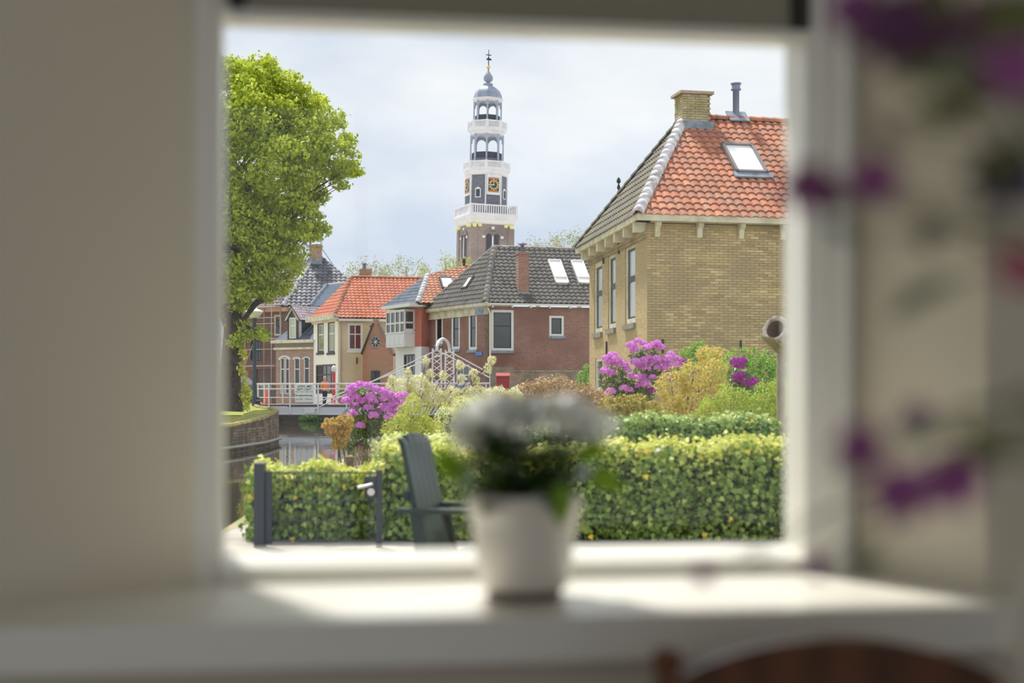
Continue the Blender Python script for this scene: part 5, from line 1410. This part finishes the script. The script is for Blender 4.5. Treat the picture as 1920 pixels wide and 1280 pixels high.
part('lever_handle', MB().tube([(hx,g-.03,hz),(hx,g-.08,hz),(ux(690,g),g-.085,uz(909,g)),(ux(673,g),g-.085,uz(913,g))],.012,8), m_chrome, lk)
part('lock_cylinder', MB().lathe([(0,-.03),(.03,-.03),(.03,.03),(0,.03)],10), m_chrome, lk, Matrix.Translation((ux(697,g),g-.035,uz(921,g))) @ Matrix.Rotation(math.pi/2,4,'X'))
# picket fence at the bank
m_grey = mat('silvered_timber', (150,138,122), .9, col2=(112,102,88), nscale=7, bump=.4, bscale=60)
pf = root('picket_fence', (ux(682,17.5),17.5,GZ), 'weathered grey picket fence by the water behind the gate', 'fence')
for k, px in enumerate((667,673,679,685,691,697,703)):
    x = ux(px,17.5); zt = uz(834+R.uniform(-2,5)+k*1.0,17.5)
    part('picket', MB().prism([(x-.016,17.5,GZ),(x+.016,17.5,GZ),(x+.016,17.5,zt-.02),(x,17.5,zt),(x-.016,17.5,zt-.02)],(0,.02,0)), m_grey, pf)
part('rail', MB().box((ux(664,17.5),17.52,uz(862,17.5)),(ux(706,17.5),17.55,uz(858,17.5))), m_grey, pf)
part('rail', MB().tube([U(662,881,14.4),U(704,872,14.9)],.035,6), m_grey, pf)
mp2 = root('mooring_post', (ux(655.5,14),14,GZ), 'round weathered wooden post in front of the picket fence', 'post')
part('post', MB().lathe([(.045,0),(.045,uz(856,14)-GZ-.02),(.035,uz(856,14)-GZ),(0,uz(856,14)-GZ+.005)],12,(ux(655.5,14),14,GZ)), mat('brown_post', (120,98,84), .9, col2=(90,76,64), nscale=9), mp2, smooth=True)
part('moss_cap', MB().lathe([(.046,0),(.044,.012),(.0,.02)],12,(ux(655.5,14),14,uz(857,14))), mat('moss', (150,140,90), .95), mp2)
# post with hollow log
pd = 15.95
po = root('bird_feeder', (ux(1463,pd),pd,GZ), 'weathered wooden post carrying a hollow log on a slanted board at the right', 'bird feeder')
part('post', MB().box((ux(1457,pd),pd-.03,GZ),(ux(1470,pd),pd+.03,uz(655,pd))), m_grey, po)
q = [U(1428,630,pd-.3),U(1450,632,pd-.42),U(1500,676,pd+.0),U(1474,676,pd+.15)]
part('board', MB().prism(q,(0,.0,-.02)), mat('mossy_board', (134,124,88), .9, col2=(104,100,66), nscale=9), po)
a0, a1 = U(1453,617,pd-.22), U(1500,652,pd+.2); ax = (a1-a0).normalized()
LM = Matrix.Translation(a0) @ ax.to_track_quat('Z','Y').to_matrix().to_4x4()
lg = part('hollow_log', MB().lathe([(.105,.0),(.135,-.01),(.16,.0),(.165,.1),(.155,.25),(.16,.46),(.0,.47)],14), mat('birch_log', (176,164,152), .9, col2=(116,102,90), nscale=14, bump=.6, bscale=50), po, LM, smooth=True)
part('log_cavity', MB().lathe([(.13,.0),(.11,.04),(.09,.3),(.0,.31)],14), mat('rotten_wood', (112,88,74), .95), lg, LM, smooth=True)
# green garden chair (reclining, seen from the side-front)
m_green = mat('dark_green_chair', (24,44,36), .3, .3, col2=(20,36,30), nscale=4)
c0 = 8.0
chs = root('garden_chair', (ux(820,c0),c0,GZ), 'dark green wooden garden chair with tall back and flat armrests', 'chair')
cM = Matrix.Translation((ux(795,c0),c0-.2,GZ-.0)) @ Matrix.Rotation(math.radians(75),4,'Z')
# local: x across the seat (0..0.5), y forward of the back is -y; back leans towards +y
def slat(x0, x1, zt, name='back_slat'):
    prof = [(-.03,.30),(.03,.55),(.07,.75),(.11,.93),(.13,zt)]
    v = MB()
    for (ya,za),(yb,zb_) in zip(prof, prof[1:]):
        v.add([(x0,ya,za),(x1,ya,za),(x1,yb,zb_),(x0,yb,zb_),(x0,ya+.03,za),(x1,ya+.03,za),(x1,yb+.03,zb_),(x0,yb+.03,zb_)],[(0,1,2,3),(7,6,5,4),(0,3,7,4),(1,5,6,2),(3,2,6,7),(0,4,5,1)])
    part(name, v, m_green, chs, cM)
for k in range(5): slat(.03+k*.092, .03+k*.092+.088, .955+.035*math.sin(math.pi*(k+.5)/5))
part('back_rail', MB().box((.02,.085,.62),(.48,.115,.68)), m_green, chs, cM)
for k in range(5): part('seat_slat', MB().box((.02,-.5+k*.1,.36-.018*k),(.48,-.41+k*.1,.385-.018*k)), m_green, chs, cM)
for x in (-.03,.49):
    part('armrest', MB().prism([(x-.05,-.55,.56),(x+.07,-.55,.56),(x+.07,-.1,.56),(x+.05,.12,.56),(x-.03,.12,.56),(x-.05,-.1,.56)],(0,0,.025)), m_green, chs, cM)
    part('front_leg', MB().prism([(x,-.5,0),(x,-.42,0),(x,-.42,.56),(x,-.5,.56)],(.035,0,0)), m_green, chs, cM)
    part('rear_leg', MB().prism([(x,-.46,.30),(x,-.46,.38),(x,.1,.28),(x,.32,.0),(x,.22,.0)],(.035,0,0)), m_green, chs, cM)
    part('arm_brace', MB().prism([(x,.0,.56),(x,.06,.56),(x,.02,.28),(x,-.05,.28)],(.035,0,0)), m_green, chs, cM)

GAIN = 1.0
# ================================================================== the room
ang = math.radians(8.1)
IF = Face((0, 2.264), (math.cos(ang), math.sin(ang)))   # local x along the window wall, y outwards (to the garden), z up
IM = IF.M
gu0, gu1, gz0_, gz1_ = -.45, .461, .856, 1.677           # glass
SILL = .818
YF = -.316                                               # room face of the wall
lu0, ly0, lu1 = -.492, -.086, -.825                      # left splay
ru0, ry0, ru1 = .551, -.061, .642                        # right splay
YO = .12
wl = MB()
# room-facing wall, splayed reveals, outer skin
H = 2.55; HT = 2.05
wl.box((-2.6,YF,0),(lu1,YF+.02,H)); wl.box((ru1,YF,0),(2.4,YF+.02,H)); wl.box((lu1,YF,HT),(ru1,YF+.02,H)); wl.box((lu1,YF,0),(ru1,YF+.02,SILL-.06))
wl.prism([(lu1,YF,SILL-.06),(lu0,ly0,SILL-.06),(lu0,ly0+.03,SILL-.06),(lu1-.03,YF+.03,SILL-.06)],(0,0,HT-SILL+.06))
wl.prism([(ru1,YF,SILL-.06),(ru1+.03,YF+.03,SILL-.06),(ru0,ry0+.03,SILL-.06),(ru0,ry0,SILL-.06)],(0,0,HT-SILL+.06))
wl.quad((lu1,YF,HT),(ru1,YF,HT),(ru0,ry0,HT),(lu0,ly0,HT))
wl.box((-2.6,YO-.02,-.1),(lu0,YO,H)); wl.box((ru0,YO-.02,-.1),(2.4,YO,H)); wl.box((lu0,YO-.02,gz1_+.06),(ru0,YO,H)); wl.box((lu0,YO-.02,-.1),(ru0,YO,gz0_-.05))
structure('wall_window', wl, M_wallin2, IM)
structure('floor', MB().box((-2.6,-3.9,-.1),(2.4,YO,0)), mat('oak_floor', (150,120,90), .5, wave=(3,(126,98,72))), IM)
structure('ceiling', MB().box((-2.6,-3.9,H),(2.4,YO,H+.1)), M_wallin, IM)
structure('wall_left', MB().box((-2.7,-3.9,-.1),(-2.6,YO,H+.1)), M_wallin2, IM)
structure('wall_right', MB().box((2.4,-3.9,-.1),(2.5,YO,H+.1)), M_wallin2, IM)
rw_ = MB(); 
rw_.box((-2.6,-4.0,0),(-2.4,-3.9,H)); rw_.box((2.2,-4.0,0),(2.4,-3.9,H)); rw_.box((-2.4,-4.0,2.4),(2.2,-3.9,H))
structure('wall_rear', rw_, M_wallin2, IM)
rd = structure('added_door_1', MB().box((-2.4,-3.98,0),(-2.34,-3.92,2.4)).box((2.14,-3.98,0),(2.2,-3.92,2.4)).box((-2.4,-3.98,2.34),(2.2,-3.92,2.4)).box((-.13,-3.98,0),(-.07,-3.92,2.4)).box((-2.4,-3.98,0),(2.2,-3.92,.06)), M_wood_white, IM, label='unseen glazed doors behind the viewer, added to let daylight in')  # out of view; wide glazing added so daylight brightens the room
def glass_mat():
    m = bpy.data.materials.new('window_glass'); m.use_nodes = True
    N = m.node_tree.nodes; L = m.node_tree.links; N.remove(N['Principled BSDF'])
    t = N.new('ShaderNodeBsdfTransparent'); t.inputs[0].default_value = (.97,.98,.98,1)
    gl = N.new('ShaderNodeBsdfGlossy'); gl.inputs['Roughness'].default_value = .01
    lw = N.new('ShaderNodeLayerWeight'); lw.inputs[0].default_value = .5
    pw = N.new('ShaderNodeMath'); pw.operation = 'POWER'; pw.inputs[1].default_value = 5.0; L.new(lw.outputs['Facing'], pw.inputs[0])
    fr = N.new('ShaderNodeMath'); fr.operation = 'MULTIPLY_ADD'; fr.inputs[1].default_value = .9; fr.inputs[2].default_value = .02; L.new(pw.outputs[0], fr.inputs[0])
    mx = N.new('ShaderNodeMixShader'); L.new(fr.outputs[0], mx.inputs[0]); L.new(t.outputs[0], mx.inputs[1]); L.new(gl.outputs[0], mx.inputs[2])
    L.new(mx.outputs[0], N['Material Output'].inputs['Surface']); return m
M_glass = glass_mat()
part('pane', MB().box((-2.34,-3.952,.06),(-.13,-3.948,2.34)), M_glass, rd, IM)
part('pane', MB().box((-.07,-3.952,.06),(2.14,-3.948,2.34)), M_glass, rd, IM)
# window: outer frame, beads, pane
wf = MB()
wf.box((gu1,-.07,gz0_-.05),(.500,.03,gz1_+.07)); wf.box((.500,-.085,gz0_-.05),(.523,.03,gz1_+.07)); wf.box((.523,-.05,gz0_-.05),(.56,.03,gz1_+.07))
wf.box((-.500,-.07,gz0_-.05),(gu0-.012,.03,gz1_+.07)); wf.box((gu0-.012,-.06,gz0_-.05),(gu0,.03,gz1_+.07))
wf.box((gu0,-.07,gz1_),(gu1,.03,gz1_+.12))
wf.prism([(gu0,.03,gz0_-.05),(gu0,.03,gz0_),(gu0,.0,gz0_),(gu0,-.07,gz0_-.013),(gu0,-.07,gz0_-.05)],(gu1-gu0,0,0))
win = structure('window_1', wf, M_wood_white, IM, label='white painted wooden window frame around the single pane')
part('pane', MB().box((gu0-.004,-.003,gz0_-.004),(gu1+.004,.003,gz1_+.004)), M_glass, win, IM)
part('outer_sill', MB().prism([(gu0,.03,gz0_-.05),(gu0,.16,gz0_-.07),(gu0,.16,gz0_-.02-.03),(gu0,.03,gz0_-.01)],(gu1-gu0,0,0)), M_wood_white, win, IM)
# window board
sb = MB(); ys = -.4475
pl = [(-1.02,ys,SILL),(.760,ys,SILL),(.790,ys+.03,SILL),(.790,YF-.0,SILL),(ru1+.01,YF,SILL),(ru0,ry0,SILL),(ru0,-.04,SILL),(lu0,-.04,SILL),(lu0,ly0,SILL),(lu1-.01,YF,SILL),(-1.02,YF,SILL)]
sb.prism(pl[::-1],(0,0,-.058))
structure('trim_1', sb, M_wood_white, IM, label='deep white window board below the window')
# roller blind
bz_ = gz1_-.014
rbl = root('roller_blind', (0,0,0), 'rolled-up greige roller blind with white bottom bar at the top of the window', 'blind', M=IM @ Matrix.Translation((0,-.05,bz_)))
bM = IM
ax_ = Matrix.Rotation(math.pi/2,4,'Y')
m_fab = mat('blind_fabric', (150,146,130), .8)
ra = -.438; rbx = .458
part('roll', MB().lathe([(.0,ra+.03),(.034,ra+.03),(.034,rbx-.03),(.0,rbx-.03)],20), m_fab, rbl, IM @ Matrix.Translation((0,-.055,bz_+.062)) @ ax_, smooth=True)
part('hanging_fabric', MB().box((ra+.03,-.091,bz_+.008),(rbx-.03,-.088,bz_+.08)), m_fab, rbl, bM)
part('bottom_bar', MB().box((ra,-.097,bz_-.004),(rbx,-.082,bz_+.010)), M_wood_white, rbl, bM)
for a in (ra, rbx-.025):
    part('end_bracket', MB().box((a,-.1,bz_+.011),(a+.025,-.02,bz_+.13)), mat('bracket_dark', (52,50,44), .5), rbl, bM)

# potted plant
pc = U(983, 742, 2.0); pc.z = SILL
pt = root('potted_plant', (pc.x,pc.y,SILL), 'white ceramic pot with white flower heads and green leaves on the window board', 'plant')
part('pot', MB().lathe([(.0,.012),(.055,.012),(.063,.018),(.072,.09),(.076,.118),(.0805,.120),(.0815,.138),(.080,.145),(.076,.145),(.073,.12),(.0,.12)],40,tuple(pc)), mat('white_ceramic', (222,216,206), .35, .5), pt, smooth=True)
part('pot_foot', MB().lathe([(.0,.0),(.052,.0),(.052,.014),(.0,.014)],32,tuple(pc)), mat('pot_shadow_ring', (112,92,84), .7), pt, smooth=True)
part('soil', MB().lathe([(.0,.128),(.074,.126)],24,tuple(pc)), m_garden, pt)
GAIN = 1.15
m_wfl = mat('white_green_petal', (226,228,208), .6, rand=((236,240,214),(252,252,248),(246,248,236)), trans=.65)
GAIN = 1.0
m_pl = mat('pot_plant_leaf', (66,92,34), .5, .4, rand=((40,62,22),(84,112,44),(60,86,32)), trans=.25)
m_brl = mat('bright_pot_leaf', (118,156,34), .45, .4, trans=.4)
fhm = [truss_mesh(m_wfl, .026, k, 44, .5) for k in (11,12,13)]
heads = [(868,800),(890,775),(920,762),(952,765),(905,805),(940,800),(975,790),(1030,770),(1060,760),(1090,770),(1118,795),(1050,795),(1085,805),(880,830),(930,838),(1000,772),(1110,820),(960,830)]
st = MB()
for i, (px, py) in enumerate(heads):
    dd = 2.0 + (-.05, .0, .05)[i % 3]; p = U(px, py+4, dd)
    o = put('flower_head', fhm[i%3], pt, Matrix.Translation(p) @ Matrix.Rotation(i,4,'Z') @ Matrix.Scale(R.uniform(.85,1.15),4))
    st.tube([(pc.x+(p.x-pc.x)*.25,pc.y+(p.y-pc.y)*.3,SILL+.125),((p.x+pc.x)/2+ (p.x-pc.x)*.2,p.y,(p.z+SILL+.125)/2),p],.0022,5)
part('stem', st, m_pl, pt)
def leaf_obj(rt, p, tip, nrm, ln, wd, m, name='leaf', curl=.2):
    tip = Vector(tip).normalized(); nrm = Vector(nrm); nrm = (nrm - tip*nrm.dot(tip)).normalized(); sd_ = tip.cross(nrm)
    n = 6; vs = []; fs = []
    for i in range(n+1):
        t = i/n; wv = wd*math.sin(math.pi*min(.98,max(.03,t))**.8)*.5; dz = -curl*ln*t*t
        c = Vector(p) + tip*ln*t + nrm*dz
        vs += [c-sd_*wv+nrm*wv*.25, c, c+sd_*wv+nrm*wv*.25]
    for i in range(n):
        a = 3*i; fs += [(a,a+1,a+4,a+3),(a+1,a+2,a+5,a+4)]
    return part(name, MB().add(vs,fs), m, rt, smooth=True)
for k in range(110):
    a = R.uniform(0,2*math.pi); rr = R.uniform(.02,.10); z_ = SILL+.13+R.uniform(.0,.105)
    leaf_obj(pt, (pc.x+rr*math.cos(a)*.6,pc.y+rr*math.sin(a)*.6,z_), (math.cos(a),math.sin(a),R.uniform(-.1,.7)), (0,0,1), R.uniform(.05,.075), R.uniform(.03,.045), m_pl)
for (px,py,tp,ln) in ((880,895,(-1,-.2,.35),.042),(1100,885,(.9,-.25,-.35),.06),(1048,905,(.05,-.35,-1),.06),(1085,850,(.7,-.5,.1),.05),(860,880,(-.8,-.3,.6),.04)):
    leaf_obj(pt, U(px,py,1.93), tp, (.0,-.8,.5), ln, .032, m_brl)
for (px,py) in ((868,900),(1100,888)):
    put('flower_head', truss_mesh(mat('bluish_white_petal',(206,214,220),.6), .014, px), pt, Matrix.Translation(U(px,py,1.94)))

# dining chair, table, vase and bouquet
m_dw = mat('dark_brown_wood', (112,70,44), .35, .4, wave=(4,(86,54,36)))
dch = root('dining_chair', (ux(1575,1.6),1.45,0), 'dark brown wooden dining chair with curved top rail below the window', 'chair')
x0, x1 = ux(1250,1.6), ux(1905,1.6); ybk = 1.60
zk = uz(1235,1.6)
for x in (x0, x1):
    part('back_post', MB().lathe([(.016,0),(.018,.42),(.016,zk-.03),(.011,zk-.02),(.017,zk-.008),(.018,zk+.002),(.011,zk+.012),(0,zk+.014)],14,(x,ybk,0)), m_dw, dch, smooth=True)
    part('front_leg', MB().lathe([(.014,0),(.019,.3),(.018,.43)],12,(x+(.01 if x==x0 else -.01),1.23,0)), m_dw, dch, smooth=True)
tr_ = []; n = 18
top = MB(); lo_, hi_ = [], []
for i in range(n+1):
    t = i/n; x = x0+(x1-x0)*t; s_ = math.sin(math.pi*t)
    hi_.append((x, ybk+.02*s_, uz(1290,1.6)+.052*s_**.7)); lo_.append((x, ybk+.02*s_, uz(1290,1.6)-.07+.03*s_))
for i in range(n):
    top.add([lo_[i],lo_[i+1],hi_[i+1],hi_[i]]+[(p[0],p[1]+.022,p[2]) for p in (lo_[i],lo_[i+1],hi_[i+1],hi_[i])],[(0,1,2,3),(7,6,5,4),(3,2,6,7),(0,4,5,1)])
part('top_rail', top, m_dw, dch)
for k in range(5):
    x = x0+(x1-x0)*(k+1)/6; part('spindle', MB().tube([(x,ybk,.45),(x,ybk+.015,uz(1290,1.6)-.04)],.008,8), m_dw, dch, smooth=True)
part('seat', MB().prism([(x0-.005,1.2,.43),(x1+.005,1.2,.43),(x1+.02,1.62,.43),(x0-.02,1.62,.43)],(0,0,.028)), m_dw, dch)
part('stretcher', MB().tube([(x0,1.24,.2),(x0,ybk,.2)],.009,8).tube([(x1,1.24,.2),(x1,ybk,.2)],.009,8).tube([(x0,1.42,.2),(x1,1.42,.2)],.009,8), m_dw, dch)
tab = root('table', (.75,.85,0), 'wooden dining table carrying the white vase, below the right edge of the view', 'table')
part('tabletop', MB().box((.28,.5,.69),(1.25,1.17,.72)), m_dw, tab)
for x in (.34,1.19):
    for y in (.56,1.1): part('leg', MB().lathe([(.022,0),(.03,.6),(.03,.69)],12,(x,y,0)), m_dw, tab, smooth=True)
vx, vy = .463, 1.05
vs_ = root('vase', (vx,vy,.72), 'white rounded ceramic vase at the bottom right edge', 'vase')
part('body', MB().lathe([(.0,.0),(.055,.0),(.075,.05),(.094,.15),(.096,.19),(.085,.235),(.062,.27),(.048,.285),(.044,.30),(.05,.315),(.046,.315),(.04,.30),(.03,.2)],36,(vx,vy,.72)), MATS['white_ceramic'], vs_, smooth=True)
part('rim', MB().lathe([(.047,.312),(.051,.316),(.047,.32),(.044,.316)],36,(vx,vy,.72)), MATS['white_ceramic'], vs_, smooth=True)
bq = root('bouquet', (vx,vy,1.0), 'loose bouquet of purple flowers with thin stems standing in the white vase', 'flowers')
m_p1 = mat('violet_petal', (146,72,134), .7, rand=((124,56,114),(166,92,154)), trans=.3)
m_p2 = mat('dark_plum_petal', (100,58,96), .7, rand=((80,46,78),(120,74,112)), trans=.2)
m_p3 = mat('midnight_petal', (46,30,72), .7)
m_p4 = mat('rose_petal', (170,66,96), .7, trans=.3)
m_sage = mat('sage_leaf', (134,146,120), .7, rand=((112,126,98),(156,164,140)), trans=.3)
m_olv = mat('olive_leaf', (102,104,62), .7, trans=.2)
m_bud = mat('dark_bud', (84,76,72), .8)
def bloom(px, py, d_, s_, m, face=(-.3,-1,.3)):
    p = U(px,py,d_); fc_ = Vector(face).normalized()
    B = fc_.to_track_quat('Z','Y').to_matrix().to_4x4(); B.translation = p
    mb = MB(); n = 6
    for k in range(n):
        a = 2*math.pi*k/n
        pts = []
        for (r,w_,z_) in ((.1,.12,0),(.6,.42,.12),(1.0,.34,.08),(1.18,.0,-.02)):
            for sgn in ((-1,1) if w_ else (1,)):
                pts.append(((r*math.cos(a)-sgn*w_*math.sin(a))*s_, (r*math.sin(a)+sgn*w_*math.cos(a))*s_, z_*s_))
        mb.add(pts,[(0,1,3,2),(2,3,5,4),(4,5,6)])
    o = part('flower', mb, m, bq, B, smooth=True)
    part('flower_centre', MB().lathe([(.0,.0),(.18*s_,.02*s_),(.14*s_,.14*s_),(.0,.18*s_)],10), m_olv, o, B, smooth=True)
    return p
vm = Vector((vx,vy,1.03)); sm_ = MB()
def stem_to(p, m=m_olv, r=.0016, bend=.12):
    mid = (Vector(p)+vm)/2 + Vector((bend*.5,0,bend)); 
    pts = []
    for i in range(9):
        t = i/8; pts.append(vm*(1-t)**2 + mid*2*t*(1-t) + Vector(p)*t*t)
    part('stem', MB().tube([(vm.x,vm.y,.9)]+pts, r, 6), m, bq)
FL = [(1600,15,1.1,.024,m_p1),(1655,45,1.08,.032,m_p2),(1695,85,1.06,.026,m_p2),(1740,20,1.1,.026,m_p2),(1515,350,1.2,.026,m_p1),(1555,365,1.22,.018,m_p2),(1640,335,1.1,.023,m_p1),(1885,330,1.0,.030,m_p3),(1917,505,.95,.018,m_p4),(1612,838,1.08,.022,m_p1),(1688,925,1.05,.026,m_p1),(1785,905,1.05,.025,m_p1),(1800,885,1.07,.018,m_p2),(1720,785,1.2,.018,mat('faded_pink_petal',(186,150,172),.7,trans=.3)),(1318,1075,1.45,.013,m_p1),(1530,1060,1.4,.014,m_p1),(1905,130,.95,.025,m_p1),(1860,40,1.0,.03,m_p2),(1790,60,1.05,.022,m_p2),(1905,40,.98,.03,m_olv)]
for f_ in FL:
    k_ = .74 if f_[2] < 1.3 else .8
    stem_to(bloom(f_[0], f_[1], f_[2]*k_, f_[3]*k_*.82, f_[4]), r=.001, bend=R.uniform(.05,.16))
for (px,py,d_,m,ln,wd) in ((1680,258,1.1,m_bud,.03,.02),(1672,275,1.1,m_bud,.03,.02),(1722,420,1.08,m_bud,.03,.024),(1735,440,1.1,m_bud,.02,.02),(1600,445,1.2,m_sage,.035,.02),(1740,535,1.12,m_sage,.05,.022),(1790,525,1.1,m_sage,.045,.022),(1820,220,1.05,m_olv,.06,.03),(1780,60,1.05,m_olv,.07,.03),(1870,200,1.0,m_olv,.06,.03),(1640,880,1.1,m_sage,.04,.018),(1770,820,1.1,m_sage,.05,.02),(1590,1060,1.3,m_sage,.04,.02),(1440,1040,1.5,m_sage,.03,.015),(1900,250,.95,m_olv,.06,.03),(1890,850,1.0,m_olv,.05,.03),(1800,235,1.1,m_bud,.03,.02),(1560,375,1.2,m_olv,.05,.01),(1600,360,1.15,m_olv,.05,.01),(1780,120,1.04,m_olv,.05,.03),(1855,110,1.02,m_sage,.06,.03)):
    d_ *= .74; ln *= .62; wd *= .62; p = U(px,py,d_); stem_to(p, r=.0009)
    leaf_obj(bq, p, (R.uniform(-1,.4),R.uniform(-.3,.3),R.uniform(-.5,.6)), (0,-1,.3), ln, wd, m)
